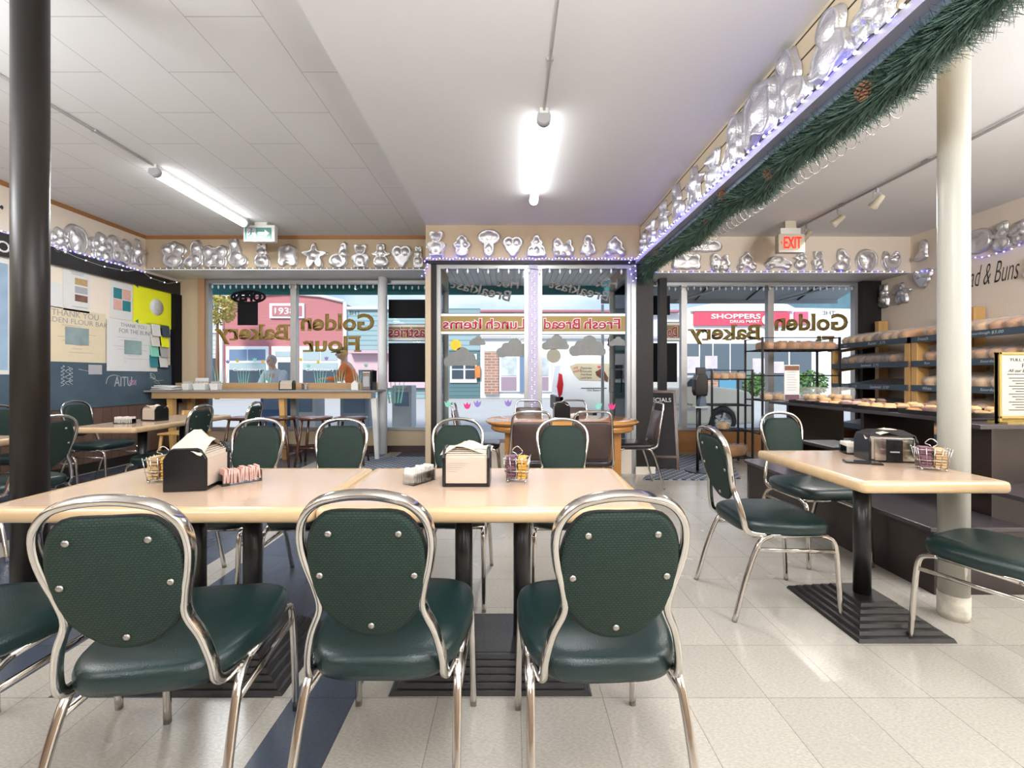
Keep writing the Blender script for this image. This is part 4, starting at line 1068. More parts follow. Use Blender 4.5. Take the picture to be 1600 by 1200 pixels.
def packets(mb_name, parent, m, x0, x1, y0, y1, z0, z1, n, lean=.0, axis='x', seed=0):
    r = random.Random(seed)
    g = MB()
    for i in range(n):
        f = (i + .5) / n
        if axis == 'x': g.box((x0 + (x1 - x0) * f, (y0 + y1) / 2 + r.uniform(-.002, .002), (z0 + z1) / 2 + r.uniform(0, .008)), ((x1 - x0) / n * .8, (y1 - y0), (z1 - z0)), ry=lean + r.uniform(-.12, .12), rz=r.uniform(-.06, .06))
        elif axis == 'z': g.box(((x0 + x1) / 2 + r.uniform(-.002, .002), (y0 + y1) / 2, z0 + (z1 - z0) * f), ((x1 - x0), (y1 - y0), (z1 - z0) / n * .82), rx=r.uniform(-.06, .06), ry=r.uniform(-.06, .06), rz=r.uniform(-.08, .08))
    return g.build(mb_name, m, parent)
def wire_caddy(loc, rz, label, m1, m2, h=.10, w=.105, d=.085, handle=True):
    t = thing('condiment_caddy', label, 'caddy', loc, rz, 'wire condiment caddies')
    f = MB(); wr = .0017
    for z, k in ((.012, .78), (h * .45, .9), (h * .92, 1.0)):
        f.tube([(-w / 2 * k, -d / 2 * k, z), (w / 2 * k, -d / 2 * k, z), (w / 2 * k, d / 2 * k, z), (-w / 2 * k, d / 2 * k, z)], wr, 5, closed=True)
    for i in range(5):
        u = -1 + i * .5
        for s in (-1, 1): f.tube([(u * w / 2 * .76, s * d / 2 * .76, .012), (u * w / 2, s * d / 2, h)], wr, 5)
    for i in range(4):
        u = -1 + i * 2 / 3
        for s in (-1, 1): f.tube([(s * w / 2 * .76, u * d / 2 * .76, .012), (s * w / 2, u * d / 2, h)], wr, 5)
    for u in (-.6, -.2, .2, .6): f.tube([(u * w / 2, -d / 2 * .76, .012), (u * w / 2, d / 2 * .76, .012)], wr, 5)
    for sx in (-1, 1):
        for sy in (-1, 1): f.ball((sx * w / 2 * .7, sy * d / 2 * .7, .006), .006, 8, 5)
    f.build('wire_frame', 'wire', t)
    if handle:
        MB().tube(smooth_path([(0, 0, .012), (0, 0, h + .0), (-.022, 0, h + .018), (0, 0, h + .04), (.022, 0, h + .018), (.003, 0, h)], 5), .002, 6).build('handle', 'wire', t)
    packets('packet_stack', t, m1, -w / 2 * .74, -.006, -d * .36, d * .36, .016, h * 1.02, 8, axis='z', seed=1)
    packets('packet_stack', t, m2, .006, w / 2 * .74, -d * .36, d * .36, .016, h * .98, 7, axis='z', seed=2)
    return t
wire_caddy((-1.462, 1.77, TZ), R(14), 'wire condiment caddy with honey and sugar packets left of the black dispenser', 'packet_k', 'packet_y', .105)
wire_caddy((.022, 1.775, TZ), R(-8), 'wire condiment caddy with plum and amber packets right of the beige card dispenser', 'speckle', 'packet_y', .105)
wire_caddy((1.975, 1.99, TZ), R(-28), 'wire condiment caddy with dark jam packets against the cream column', 'speckle', 'packet_k', .105, .12, .085)
wire_caddy((-3.27, 4.36, TZ), R(0), 'small wire caddy behind the dispenser on the side table', 'packet_w', 'packet_w', .09, .06, .06, False)
wire_caddy((-3.03, 6.18, .99), R(0), 'small wire caddy of purple packets on the window bar', 'speckle', 'packet_w', .09, .09, .07, False)
def sugar_tray(loc, rz, label, m, name='sugar_tray', L=.125):
    t = thing(name, label, 'sugar tray', loc, rz, 'sugar packet trays')
    b = MB(); w, h = .058, .045
    b.bb(-L / 2, L / 2, -w / 2, w / 2, 0, .003)
    b.bb(-L / 2, L / 2, -w / 2 - .002, -w / 2, 0, h); b.bb(-L / 2, L / 2, w / 2, w / 2 + .002, 0, h); b.bb(-L / 2 - .002, -L / 2, -w / 2, w / 2, 0, h); b.bb(L / 2, L / 2 + .002, -w / 2, w / 2, 0, h)
    b.build('tray', 'acrylic', t)
    packets('packet_row', t, m, -L / 2 + .004, L / 2 - .004, -w / 2 + .003, w / 2 - .003, .004, .058, 16, axis='x', seed=5)
    return t
sugar_tray((-1.125, 1.75, TZ), R(48), 'clear sugar tray of pink packets right of the black dispenser', 'packet_p', L=.14)
sugar_tray((-.385, 1.76, TZ), R(58), 'clear sugar tray of white packets near the table seam', 'packet_w', L=.13)
sugar_tray((1.93, 2.42, TZ), R(70), 'white sugar tray behind the chrome dispenser on the small table', 'packet_w', L=.11)
sugar_tray((-3.60, 3.93, TZ), R(5), 'white sugar tray on the side table by the chalkboard', 'packet_w', L=.16)
sugar_tray((.63, 4.25, .7505), R(60), 'white sugar tray beside the dispenser on the oval table', 'packet_w', L=.10)
t = thing('mobile_phone', 'black phone lying flat on the small right table', 'phone', (1.775, 2.14, TZ), R(-24))
MB().box((0, 0, .004), (.15, .072, .0078)).build('case', 'screenblack', t, bevel=.002); MB().box((0, 0, .0083), (.142, .064, .0006)).build('screen', mat('dark_glass_screen', (.02, .025, .035), .05), t)
# window bar clutter
def small_bin(x, y, z, m, label, w=.10, h=.09):
    t = thing('small_bin', label, 'bin', (x, y, z), 0, 'small white bins on the window bar')
    MB().frust((0, 0, 0), (w * .82, .10), (0, 0, h), (w, .12)).build('tub', m, t, bevel=.006)
    b = MB()
    for i in range(6): b.box((-w / 2 * .7 + i * w * .14, 0, h + .012), (.006, .09, .05), ry=.35)
    b.build('packet_row', 'packet_w' if i % 2 else 'greyink', t)
small_bin(-4.72, 6.15, .99, 'plastic_w', 'small white bin, left of three on the window bar')
small_bin(-4.52, 6.15, .99, 'plastic_w', 'wide white bin, middle of three on the window bar', .19, .095)
small_bin(-4.31, 6.15, .99, 'plastic_w', 'small cream bin, right of three on the window bar', .12)
t = thing('newspaper_stack', 'loose pile of newspapers at the left end of the window bar', 'newspapers', (-4.98, 6.13, .99))
for i in range(4): MB().box((.02 * (i % 2), 0, .012 + i * .016), (.34 - .02 * i, .25, .012), rz=.15 * i - .2, ry=.04 * (i % 2)).build('newspaper', 'paper', t)
t = thing('notice_card', 'small white notice card propped against the window by the bins', 'card', (-4.70, 6.40, .99)); MB().box((0, 0, .09), (.20, .004, .17), rx=-.12).build('card', 'paper', t)
c = text_mesh('card_print', 'THE', .06, .03, (-.02, -.004, .08), (1, 0, 0), (0, 0, 1), 'greyink', parent=t, th=-.001)
t = thing('napkin_cup', 'small clear triangular holder of papers near the right end of the window bar', 'holder', (-2.30, 6.20, .99)); MB().prism([(-.05, 0), (.05, 0), (.05, .09), (0, .14), (-.05, .09)], (0, .03, 0), (1, 0, 0), (0, 0, 1), .06).build('card_holder', 'plastic_w', t)
# ================================================================ CEILING LIGHTS, TRACK, EXIT SIGNS
def batten(x, y0, y1, zc, label, cy0):
    t = thing('fluorescent_batten', label, 'light', (x, 0, zc), 0, 'ceiling fluorescent battens')
    MB().bb(-.03, .03, y0, y1, -.035, 0).build('mounting_rail', 'plastic_w', t)
    MB().tube([(0, y0 + .05, -.07), (0, y1 - .05, -.075)], .042, 20).build('tube', 'tube', t)
    for y in (y0, y1):
        s = .05 if y == y0 else -.05
        MB().tube([(0, y, -.06), (0, y + s, -.065)], .048, 16).build('end_cap', 'plastic_g', t)
    MB().tube([(.0, cy0, -.012), (.0, y0, -.012)], .010, 8).build('conduit', 'plastic_w', t)
    for k in (.45, .8): MB().tube([(-.02, cy0 + (y0 - cy0) * k, -.01), (.02, cy0 + (y0 - cy0) * k, -.01)], .012, 6).build('conduit_clip', 'plastic_g', t)
batten(.22, 2.90, 4.32, ZM, 'lit fluorescent batten on the smooth middle ceiling', .6)
batten(-3.4, 4.0, 5.40, ZC, 'lit fluorescent batten on the tiled ceiling by the exit sign', 1.2)

t = thing('track_light_rail', 'thin track rail with spotlights on the right ceiling', 'track light', (0, 0, 0))
MB().tube([(3.85, 1.6, 3.165), (3.80, 5.62, 3.165)], .013, 8).build('rail', 'plastic_g', t)
for y in (2.6, 3.9, 4.9): MB().bb(3.81, 3.85, y - .03, y + .03, 3.165, 3.19).build('rail_bracket', 'plastic_g', t)
for k, (y, rz, lb) in enumerate(((5.47, .5, 'ivory spotlight nearest the red exit sign'), (4.94, .8, 'ivory spotlight, middle of the three on the track'), (4.41, .2, 'ivory spotlight nearest to us on the track'), )):
    s = thing('track_spotlight', lb, 'spotlight', (3.815, y, 3.155), rz, 'ivory track spotlights')
    MB().tube([(0, 0, 0), (0, 0, -.05)], .014, 8).build('stem', 'plastic_g', s)
    MB().tube([(-.05, 0, -.10), (-.05, 0, -.05), (.05, 0, -.05), (.05, 0, -.10), (.04, 0, -.17)], .005, 6).build('yoke', 'plastic_g', s)
    m_ = Matrix.Translation((0, 0, -.14)) @ Matrix.Rotation(.9, 4, 'X')
    d_ = bpy.data.lights.new('spot_beam', 'SPOT'); d_.energy = 34; d_.spot_size = R(120); d_.spot_blend = .8; d_.shadow_soft_size = .04; d_.color = (1, .95, .88)
    o_ = bpy.data.objects.new('spot_beam', d_); o_.location = (3.815, y - .09, 2.94); o_.rotation_euler = (R(-35), R(20), 0); col.objects.link(o_)
    MB(m_).lathe([(.022, .07), (.032, .05), (.034, -.01), (.050, -.06), (.046, -.065), (.0, -.05)], 20).build('lamp_head', 'ivory', s)
t = thing('running_man_exit_sign', 'white box exit sign with green running man and arrow under the tiled ceiling', 'exit sign', (0, 0, 0))
MB().bb(-3.50, -3.09, 5.50, 5.58, 2.945, 3.165).build('housing', 'plastic_w', t, bevel=.012)
MB().bb(-3.36, -3.20, 5.51, 5.57, 3.165, ZC).build('ceiling_mount', 'plastic_w', t)
f = MB().bb(-3.475, -3.135, 5.494, 5.502, 2.975, 3.125).build('sign_face', 'green_sign', t)
MB().bb(-3.45, -3.33, 5.490, 5.495, 2.985, 3.115).build('white_field', 'plastic_g', t)
g = MB(); g.ball((-3.385, 5.488, 3.098), (.011, .003, .011))
g.tube([(-3.39, 5.489, 3.082), (-3.395, 5.489, 3.04)], .008, 6); g.tube([(-3.395, 5.489, 3.042), (-3.372, 5.489, 3.022), (-3.378, 5.489, 2.996)], .005, 6)
g.tube([(-3.395, 5.489, 3.042), (-3.415, 5.489, 3.018), (-3.436, 5.489, 3.012)], .005, 6); g.tube([(-3.39, 5.489, 3.078), (-3.366, 5.489, 3.062), (-3.352, 5.489, 3.072)], .004, 6); g.tube([(-3.39, 5.489, 3.078), (-3.415, 5.489, 3.07), (-3.428, 5.489, 3.05)], .004, 6)
g.build('running_figure', 'green_sign', t)
MB().prism([(-.09, -.016), (0, -.016), (0, -.05), (.06, 0), (0, .05), (0, .016), (-.09, .016)], (-3.215, 5.4935, 3.05), (1, 0, 0), (0, 0, 1), .003).build('arrow', 'white_let', t)
t = thing('exit_sign', 'cream box EXIT sign with red letters over the right window', 'exit sign', (0, 0, 0))
MB().bb(3.42, 3.76, 5.42, 5.50, 2.78, 3.02).build('housing', 'ivory', t, bevel=.008)
MB().bb(3.46, 3.72, 5.44, 5.49, 3.02, 3.10).build('battery_box', 'plastic_w', t); MB().bb(3.52, 3.66, 5.44, 5.49, 3.10, 3.19).build('ceiling_mount', 'ivory', t)
MB().bb(3.43, 3.75, 5.412, 5.422, 2.785, 2.80).build('lower_rim', 'white_let', t)
text_mesh('letters', 'EXIT', .225, .15, (3.60, 5.416, 2.905), (1, 0, 0), (0, 0, 1), 'red_lit', parent=t, th=.004, off=.012)
MB().prism([(0, .02), (0, -.02), (-.02, 0)], (3.46, 5.417, 2.905), (1, 0, 0), (0, 0, 1), .003).build('chevron', 'red_lit', t)

# ================================================================ CAKE PANS
def pan_mesh(name, blobs, bumps, m='pan', depth=.042, n=56):
    def rad(t):
        c, s = math.cos(t), math.sin(t); best = .12
        for k in range(60, 0, -1):
            r = k / 60 * 1.5; x, y = r * c, r * s
            if any(((x - b[0]) / b[2]) ** 2 + ((y - b[1]) / b[3]) ** 2 <= 1 for b in blobs): best = r; break
        return best
    rs = [rad(2 * PI * j / n) for j in range(n)]
    rs = [(rs[j - 1] + 2 * rs[j] + rs[(j + 1) % n]) / 4 for j in range(n)]
    W = max(abs(rs[j] * math.cos(2 * PI * j / n)) for j in range(n)); Hh = max(abs(rs[j] * math.sin(2 * PI * j / n)) for j in range(n))
    k = .5 / Hh
    idx = [0]
    def out(t):
        j = int(round(t / (2 * PI) * n)) % n
        return rs[j] * k * math.cos(2 * PI * j / n), rs[j] * k * math.sin(2 * PI * j / n)
    D = depth / .30
    def rel(x, y, s):
        if s > .93: return 0
        z = 0
        for (bx, by, br, bh) in bumps:
            q = ((x / k - bx) ** 2 + (y / k - by) ** 2) / br ** 2
            if q < 1: z += bh * D * (1 - q) ** .6
        return z
    prof = [(1.06, 0), (1.06, .010), (1.0, .014), (.965, D * .75), (.93, D), (.86, D * .82), (.74, D * .86), (.6, D * .9), (.46, D * .9), (.32, D * .92), (.18, D * .92), (0, D * .95)]
    mp = Matrix.Rotation(PI / 2, 4, 'X')
    mb = MB(); mb.pillow(out, prof, n, mp, rel)
    return mb.mesh(name, m)
# unit height 1, hung flat on a wall, the relief toward -y; scaled when placed
SH = {
 'rabbit': ([(0, -.45, .45, .5), (0, .15, .34, .3), (-.16, .62, .12, .42), (.17, .60, .12, .40), (0, -.85, .5, .2)], [(0, .15, .28, .7), (0, -.45, .33, .8), (-.16, .6, .1, .4), (.17, .6, .1, .4)]),
 'sitting rabbit': ([(-.1, -.45, .62, .5), (.35, .05, .32, .3), (.22, .6, .13, .42), (.45, .55, .12, .35)], [(-.2, -.45, .38, .7), (.35, .05, .25, .7), (.25, .55, .1, .4)]),
 'teddy bear': ([(0, -.42, .5, .55), (0, .38, .42, .38), (-.36, .68, .17, .17), (.36, .68, .17, .17), (-.5, -.25, .2, .25), (.5, -.25, .2, .25), (-.32, -.85, .24, .2), (.32, -.85, .24, .2)], [(0, .35, .3, .7), (0, -.4, .34, .7), (0, .25, .12, .5), (-.32, -.85, .18, .5), (.32, -.85, .18, .5)]),
 'snowman': ([(0, -.5, .55, .48), (0, .15, .4, .36), (0, .6, .28, .26), (0, .85, .36, .08), (-.55, .1, .18, .1), (.55, .1, .18, .1)], [(0, -.5, .4, .7), (0, .15, .28, .6), (0, .6, .2, .6)]),
 'cupcake': ([(0, -.5, .5, .42), (0, .05, .68, .36), (0, .45, .42, .35), (0, .8, .16, .16)], [(0, .1, .4, .5), (-.3, 0, .2, .4), (.3, 0, .2, .4), (0, .5, .22, .5), (0, -.5, .3, .3)]),
 'mushroom': ([(0, .35, .75, .5), (0, -.35, .34, .62)], [(0, .4, .3, .5), (-.4, .3, .18, .4), (.4, .3, .18, .4), (0, -.4, .2, .5)]),
 'heart': ([(-.34, .25, .42, .42), (.34, .25, .42, .42), (0, -.15, .55, .45), (0, -.5, .28, .35)], [(-.3, .2, .25, .5), (.3, .2, .25, .5)]),
 'house': ([(0, -.4, .72, .5), (0, .2, .5, .3), (0, .55, .25, .35), (-.55, -.7, .25, .2), (.55, -.7, .25, .2)], [(0, -.4, .22, .6), (-.45, -.4, .15, .4), (.45, -.4, .15, .4), (0, .3, .2, .4)]),
 'train': ([(0, -.2, .85, .42), (-.5, .3, .32, .4), (.5, .35, .16, .35), (-.5, -.6, .22, .2), (0, -.6, .22, .2), (.5, -.6, .22, .2)], [(-.5, .2, .2, .5), (.2, -.1, .3, .5), (-.5, -.55, .16, .6), (0, -.55, .16, .6), (.5, -.55, .16, .6)]),
 'car': ([(0, -.15, .95, .32), (-.1, .2, .55, .3), (-.55, -.45, .22, .2), (.55, -.45, .22, .2)], [(-.1, .2, .3, .5), (-.55, -.42, .18, .7), (.55, -.42, .18, .7)]),
 'carriage': ([(0, .1, .6, .5), (0, .65, .18, .2), (-.55, -.5, .28, .28), (.55, -.5, .28, .28), (0, -.3, .8, .2)], [(0, .1, .35, .6), (-.55, -.5, .2, .6), (.55, -.5, .2, .6)]),
 'butterfly': ([(-.5, .35, .45, .4), (.5, .35, .45, .4), (-.4, -.35, .38, .38), (.4, -.35, .38, .38), (0, 0, .14, .7)], [(-.5, .35, .25, .6), (.5, .35, .25, .6), (-.4, -.35, .2, .5), (.4, -.35, .2, .5), (0, 0, .12, .7)]),
 'round cake': ([(0, 0, .8, .8)], [(0, 0, .3, .5), (-.35, .3, .15, .3), (.35, .3, .15, .3), (0, -.45, .2, .3)]),
 'horseshoe': ([(-.45, .0, .3, .75), (.45, .0, .3, .75), (0, -.55, .6, .4)], [(-.45, .2, .18, .4), (.45, .2, .18, .4), (0, .35, .33, -1.1), (0, 0, .3, -.9)]),
 'boot': ([(.15, .35, .34, .6), (-.1, -.6, .65, .3), (.15, -.1, .35, .5)], [(.15, .4, .22, .5), (-.3, -.6, .2, .5), (.2, -.3, .2, .4)]),
 'sitting cat': ([(.05, -.5, .6, .45), (-.1, .1, .36, .5), (-.22, .6, .3, .26), (-.4, .82, .1, .16), (-.08, .84, .1, .16)], [(-.22, .58, .2, .6), (0, -.2, .25, .6), (.2, -.6, .25, .5)]),
 'star': ([(0, 0, .45, .45), (0, .5, .16, .45), (-.5, .15, .42, .16), (.5, .15, .42, .16), (-.32, -.55, .2, .38), (.32, -.55, .2, .38)], [(0, 0, .32, .7), (0, .45, .12, .4)]),
 'flower': ([(0, .5, .32, .32), (.48, .15, .32, .32), (.3, -.42, .32, .32), (-.3, -.42, .32, .32), (-.48, .15, .32, .32), (0, 0, .4, .4)], [(0, 0, .22, .8), (0, .48, .2, .5), (.46, .15, .2, .5), (.3, -.4, .2, .5), (-.3, -.4, .2, .5), (-.46, .15, .2, .5)]),
 'ice cream cone': ([(0, .4, .5, .4), (0, .1, .42, .3), (0, -.3, .28, .4), (0, -.75, .14, .25)], [(0, .45, .3, .6), (-.25, .2, .15, .4), (.25, .2, .15, .4), (0, -.35, .18, .4)]),
 'rose basket': ([(0, -.35, .6, .45), (-.35, .3, .35, .35), (.35, .3, .35, .35), (0, .5, .3, .3)], [(-.35, .3, .2, .7), (.35, .3, .2, .7), (0, .5, .18, .6), (0, -.35, .3, .4)]),
 'oblong loaf': ([(-.6, 0, .45, .42), (.6, 0, .45, .42), (0, 0, .9, .45)], [(-.5, 0, .25, .4), (0, 0, .25, .4), (.5, 0, .25, .4)]),
 'bell': ([(0, .35, .35, .45), (0, -.25, .55, .4), (0, -.5, .68, .18), (0, -.75, .18, .15)], [(0, .2, .25, .6), (0, -.3, .32, .4)]),
 'sailing ship': ([(0, -.5, .7, .3), (-.05, .3, .3, .6), (.25, 0, .35, .45)], [(0, -.5, .3, .5), (-.1, .3, .2, .4), (.3, 0, .2, .4)]),
 'book': ([(0, 0, .8, .55), (-.6, .3, .25, .25), (.6, .3, .25, .25), (-.6, -.3, .25, .25), (.6, -.3, .25, .25)], [(-.4, 0, .3, .4), (.4, 0, .3, .4)]),
 'drum': ([(0, 0, .7, .55), (-.4, .45, .28, .3), (.4, .45, .28, .3), (0, .7, .3, .2), (-.4, -.45, .3, .3), (.4, -.45, .3, .3)], [(0, .1, .35, .5), (0, -.5, .2, .4), (0, .6, .2, .5)]),
}
PM = {k: pan_mesh('cake_pan', *v) for k, v in SH.items()}
GOLD = pan_mesh('cake_pan', *SH['teddy bear'], m='pan_gold')
def pan(kind, loc, h, rz, label, group, me=None, tiltz=0, w=None):
    o = bpy.data.objects.new('cake_pan', me or PM[kind]); col.objects.link(o)
    o.location = loc; o.rotation_euler = (0, tiltz, rz); o.scale = ((w or 1) * h, .30 if h < .35 else .36, h)
    tag(o, label, 'cake pan', group)
    return o
ORD = ['first', 'second', 'third', 'fourth', 'fifth', 'sixth', 'seventh', 'eighth', 'ninth', 'tenth', 'eleventh', 'twelfth', 'thirteenth']
# left header, y = YH
row = [(273, 'rose basket', 44, 1), (305, 'boot', 46, 1), (337, 'butterfly', 38, .9), (372, 'sitting cat', 50, 1), (411, 'rabbit', 44, 1.3), (450, 'drum', 40, 1), (492, 'star', 42, 1.1), (531, 'sitting rabbit', 44, 1), (564, 'teddy bear', 44, 1), (596, 'snowman', 42, 1.1), (628, 'heart', 42, .9), (654, 'rabbit', 40, 1)]
for i, (px, k, hp, w) in enumerate(row):
    p = at(px, 421 - hp / 2, YH - .004); p.y = YH - .004
    pan(k, p, hp / FPX * YH * .94, 0, 'silver %s cake pan, %s from the left above the left windows' % (k, ORD[i]), 'cake pans above the left windows', w=w)
row = [(682, 'teddy bear', 48, 1), (722, 'cupcake', 38, 1.1), (764, 'mushroom', 48, 1), (801, 'heart', 38, 1), (838, 'house', 38, 1.0), (880, 'train', 34, 1), (918, 'bell', 40, .95), (960, 'carriage', 36, 1)]
for i, (px, k, hp, w) in enumerate(row):
    p = at(px, 403.5 - hp / 2, YB - .004)
    pan(k, p, hp / FPX * YB * .93, 0, 'silver %s cake pan, %s from the left above the entry bay' % (k, ORD[i]), 'cake pans above the entry bay', w=w)
row = [(1072, 409, 'book', 26, 1.2), (1101, 385, 'oblong loaf', 20, 1.2), (1125, 409, 'train', 30, 1), (1166, 409, 'carriage', 32, 1), (1216, 410, 'car', 24, 1.3), (1250, 405, 'snowman', 34, 1), (1277, 406, 'teddy bear', 34, .9), (1314, 407, 'sailing ship', 38, 1.0), (1353, 407, 'round cake', 36, .95), (1391, 406, 'horseshoe', 36, 1)]
for i, (px, py, k, hp, w) in enumerate(row):
    p = at(px, py, YH - .004)
    pan(k, p, hp / FPX * YH * .94, 0, 'silver %s cake pan, %s from the left above the right windows' % (k, ORD[i]), 'cake pans above the right windows', w=w)
# left wall
row = [(90, 377, 'flower', 46), (116, 375, 'round cake', 50), (155, 388, 'flower', 52), (186, 392, 'butterfly', 44), (212, 394, 'star', 44), (241, 398, 'gold teddy bear', 42)]
for i, (px, py, k, hp) in enumerate(row):
    Y = (-XL) * FPX / (800 - px); p = at(px, py, Y); p.x = XL + .004
    pan('teddy bear' if 'gold' in k else k, p, hp / FPX * Y * .93, R(90), w=.72, label= ('gold teddy bear cake pan in the corner of the left wall' if 'gold' in k else 'silver %s cake pan, %s from the left along the left wall' % (k, ORD[i])), group='cake pans on the left wall', me=GOLD if 'gold' in k else None)
# right wall
row = [(1442, 392, 'boot', 34, 'above the shell shaped pan'), (1444, 434, 'heart', 34, 'right beside the cream column'), (1383, 461, 'rabbit', 42, 'lowest left on the right wall'), (1411, 458, 'star', 36, 'low on the right wall next to the rabbit pan'), (1530, 377, 'round cake', 40, 'right of the cream column'), (1568, 369, 'snowman', 50, 'above the wall lettering'), (1602, 362, 'flower', 42, 'cut by the right frame edge, upper one'), (1620, 416, 'bell', 46, 'cut by the right frame edge, lower one')]
for i, (px, py, k, hp, wh) in enumerate(row):
    Y = XR * FPX / (px - 800); p = at(px, py, Y); p.x = XR - .004
    pan(k, p, hp / FPX * Y * .93, R(-90), 'silver %s cake pan %s' % (k, wh), 'cake pans on the right wall')
# along the beam
row = [(1008, 381, 'rabbit', 40), (1020, 362, 'teddy bear', 46), (1039, 340, 'snowman', 56), (1062, 314, 'sitting cat', 62), (1088, 290, 'star', 66), (1118, 264, 'teddy bear', 72), (1150, 229, 'boot', 92), (1191, 190, 'drum', 108), (1243, 134, 'sitting cat', 136), (1305, 96, 'bell', 130), (1372, 35, 'flower', 90)]
for i, (px, py, k, hp) in enumerate(row):
    Y = 1.556 * FPX / (px - 800); p = at(px, py, Y); p.x = 1.556
    h = min(hp / FPX * Y * .93, .40); p.z = max(p.z, 2.61 + h / 2)
    pan(k, p, h, R(-90), 'silver %s cake pan, %s along the slotted beam counting from the window' % (k, ORD[i]), 'cake pans along the beam', w=1.0)

# ================================================================ LIGHT STRINGS
bulb_w = MB().ball((0, 0, 0), .009, 8, 5).mesh('bulb', 'led_white'); bulb_b = MB().ball((0, 0, 0), .010, 8, 5).mesh('bulb', 'led_blue')
bulb_s = MB().ball((0, 0, 0), .006, 8, 5).mesh('bulb', mat('dim_led_bulb', (.9, .9, 1), .3, emis=(.85, .85, 1), estr=.9))
bulb_c = MB().lathe([(0, -.05), (.010, -.035), (.014, -.015), (.010, 0), (.007, .012), (0, .014)], 10).mesh('bulb', mat('frosted_white_bulb', (.8, .82, .86), .3))
def string(label, pts, n, mesh, m='cord_dark', every=None, r=.003, name='light_string'):
    t = thing(name, label, 'string lights', (0, 0, 0), 0, 'string lights')
    P = [Vector(p) for p in pts]
    MB().tube(P, r, 5).build('cord', m, t)
    L = [0]
    for i in range(1, len(P)): L.append(L[-1] + (P[i] - P[i - 1]).length)
    for k in range(n):
        d = L[-1] * (k + .5) / n
        i = max(j for j in range(len(P)) if L[j] <= d); i = min(i, len(P) - 2)
        q = P[i].lerp(P[i + 1], (d - L[i]) / (L[i + 1] - L[i]))
        o = bpy.data.objects.new('bulb', mesh[k % len(mesh)] if isinstance(mesh, list) else mesh); col.objects.link(o); o.parent = t; o.location = q + Vector((0, 0, -.012 if mesh is bulb_c else 0))
    return t
def wavy(a, b, n, amp=.012, sag=0):
    a, b = Vector(a), Vector(b); r = random.Random(int(a.x * 10 + b.y))
    return [a.lerp(b, i / n) + Vector((0, 0, amp * math.sin(i * 2.3) - sag * math.sin(PI * ((i * 3 / n) % 1)))) for i in range(n + 1)]
string('white pinpoint light string along the header above the left windows', wavy((XL + .1, YH - .02, WTOP + .02), (BX0 - .05, YH - .02, WTOP + .02), 40, .003), 46, bulb_s)
string('blue and white light string along the top of the entry bay', wavy((BX0, YB - .04, 2.615), (BX1 - .05, YB - .04, 2.615), 40, .012), 64, [bulb_b, bulb_w, bulb_b])
string('blue light string running along the rail of the slotted beam', wavy((1.49, 1.2, bz0 + .035), (1.49, YB - .1, bz0 + .035), 60, .010), 70, [bulb_b, bulb_w])
string('blue light string along the header above the right windows', wavy((1.75, YH - .03, WTOP - .03), (XR - .1, YH - .03, WTOP - .03), 40, .006), 44, [bulb_b, bulb_w, bulb_w])
string('blue light string on the dark band of the left wall', wavy((XL + .06, 3.2, 2.665), (XL + .06, YH - .05, 2.665), 30, .006), 50, [bulb_b, bulb_w])
string('blue light string under the pans of the right wall', wavy((XR - .05, 4.0, 2.66), (XR - .05, YH - .1, 2.66), 24, .01, .04), 26, [bulb_b, bulb_w, bulb_b], 'cord')
string('light string wound up the lilac post in the entry bay', [Vector((.225 + .07 * ((i // 1) % 2), YB + .004, .5 + i * .055)) for i in range(37)], 72, bulb_s, 'cord', r=.002)
string('frosted bulb string hung across the top of the left windows', wavy((-4.72, YW - .06, 2.615), (-2.12, YW - .06, 2.615), 40, .006), 28, bulb_c)
string('frosted bulb string across the top of the narrow pastries window', wavy((-1.9, YW - .06, 2.6), (BX0 - .06, YW - .06, 2.6), 12, .006), 8, bulb_c)
string('frosted bulb string across the top of the entry bay glass', wavy((BX0 + .2, YB + .0, 2.50), (BX1 - .16, YB + .0, 2.50), 30, .01), 18, bulb_c)
string('frosted bulb string hung across the top of the right windows', wavy((2.4, YW - .06, 2.585), (5.35, YW - .06, 2.585), 40, .008), 30, bulb_c)
string('drooping white cable of lights on the left wall below the pans', [at(x, y, -XL * FPX / (800 - x) - .1) for x, y in ((85, 386), (120, 402), (160, 416), (200, 424), (218, 421), (235, 434), (262, 443), (285, 440))], 8, bulb_w, 'cord')
for y_ in (2.0, 2.5, 3.1, 3.8, 4.5):          # glow of the blue string along the rail
    d_ = bpy.data.lights.new('string_light_glow', 'POINT'); d_.energy = .28; d_.color = (.12, .12, 1); d_.shadow_soft_size = .03
    o_ = bpy.data.objects.new('string_light_glow', d_); o_.location = (1.47, y_, bz0 + .07); col.objects.link(o_)
for x_ in (-.7, .25, 1.2):
    d_ = bpy.data.lights.new('string_light_glow', 'POINT'); d_.energy = .22; d_.color = (.15, .15, 1); d_.shadow_soft_size = .03
    o_ = bpy.data.objects.new('string_light_glow', d_); o_.location = (x_, YB - .09, 2.63); col.objects.link(o_)
bunch = thing('light_bunch', 'loose bunch of blue string lights at the corner of the entry bay and beam', 'string lights', (0, 0, 0))
r_ = random.Random(4); pts = [(1.46 + r_.uniform(-.05, .05), YB - .06, 2.6 - i * .018 + r_.uniform(-.01, .01)) for i in range(16)]
MB().tube(smooth_path(pts, 3), .003, 5).build('cord', 'cord_dark', bunch)
for p in pts[::2]:
    o = bpy.data.objects.new('bulb', bulb_b); col.objects.link(o); o.parent = bunch; o.location = p
bunch2 = thing('light_bunch', 'loose bunch of lights hanging at the left corner of the entry bay', 'string lights', (0, 0, 0))
pts = [(BX0 - .01 + r_.uniform(-.04, .05), YB - .05, 2.62 - i * .018) for i in range(14)]
MB().tube(smooth_path(pts, 3), .003, 5).build('cord', 'cord_dark', bunch2)
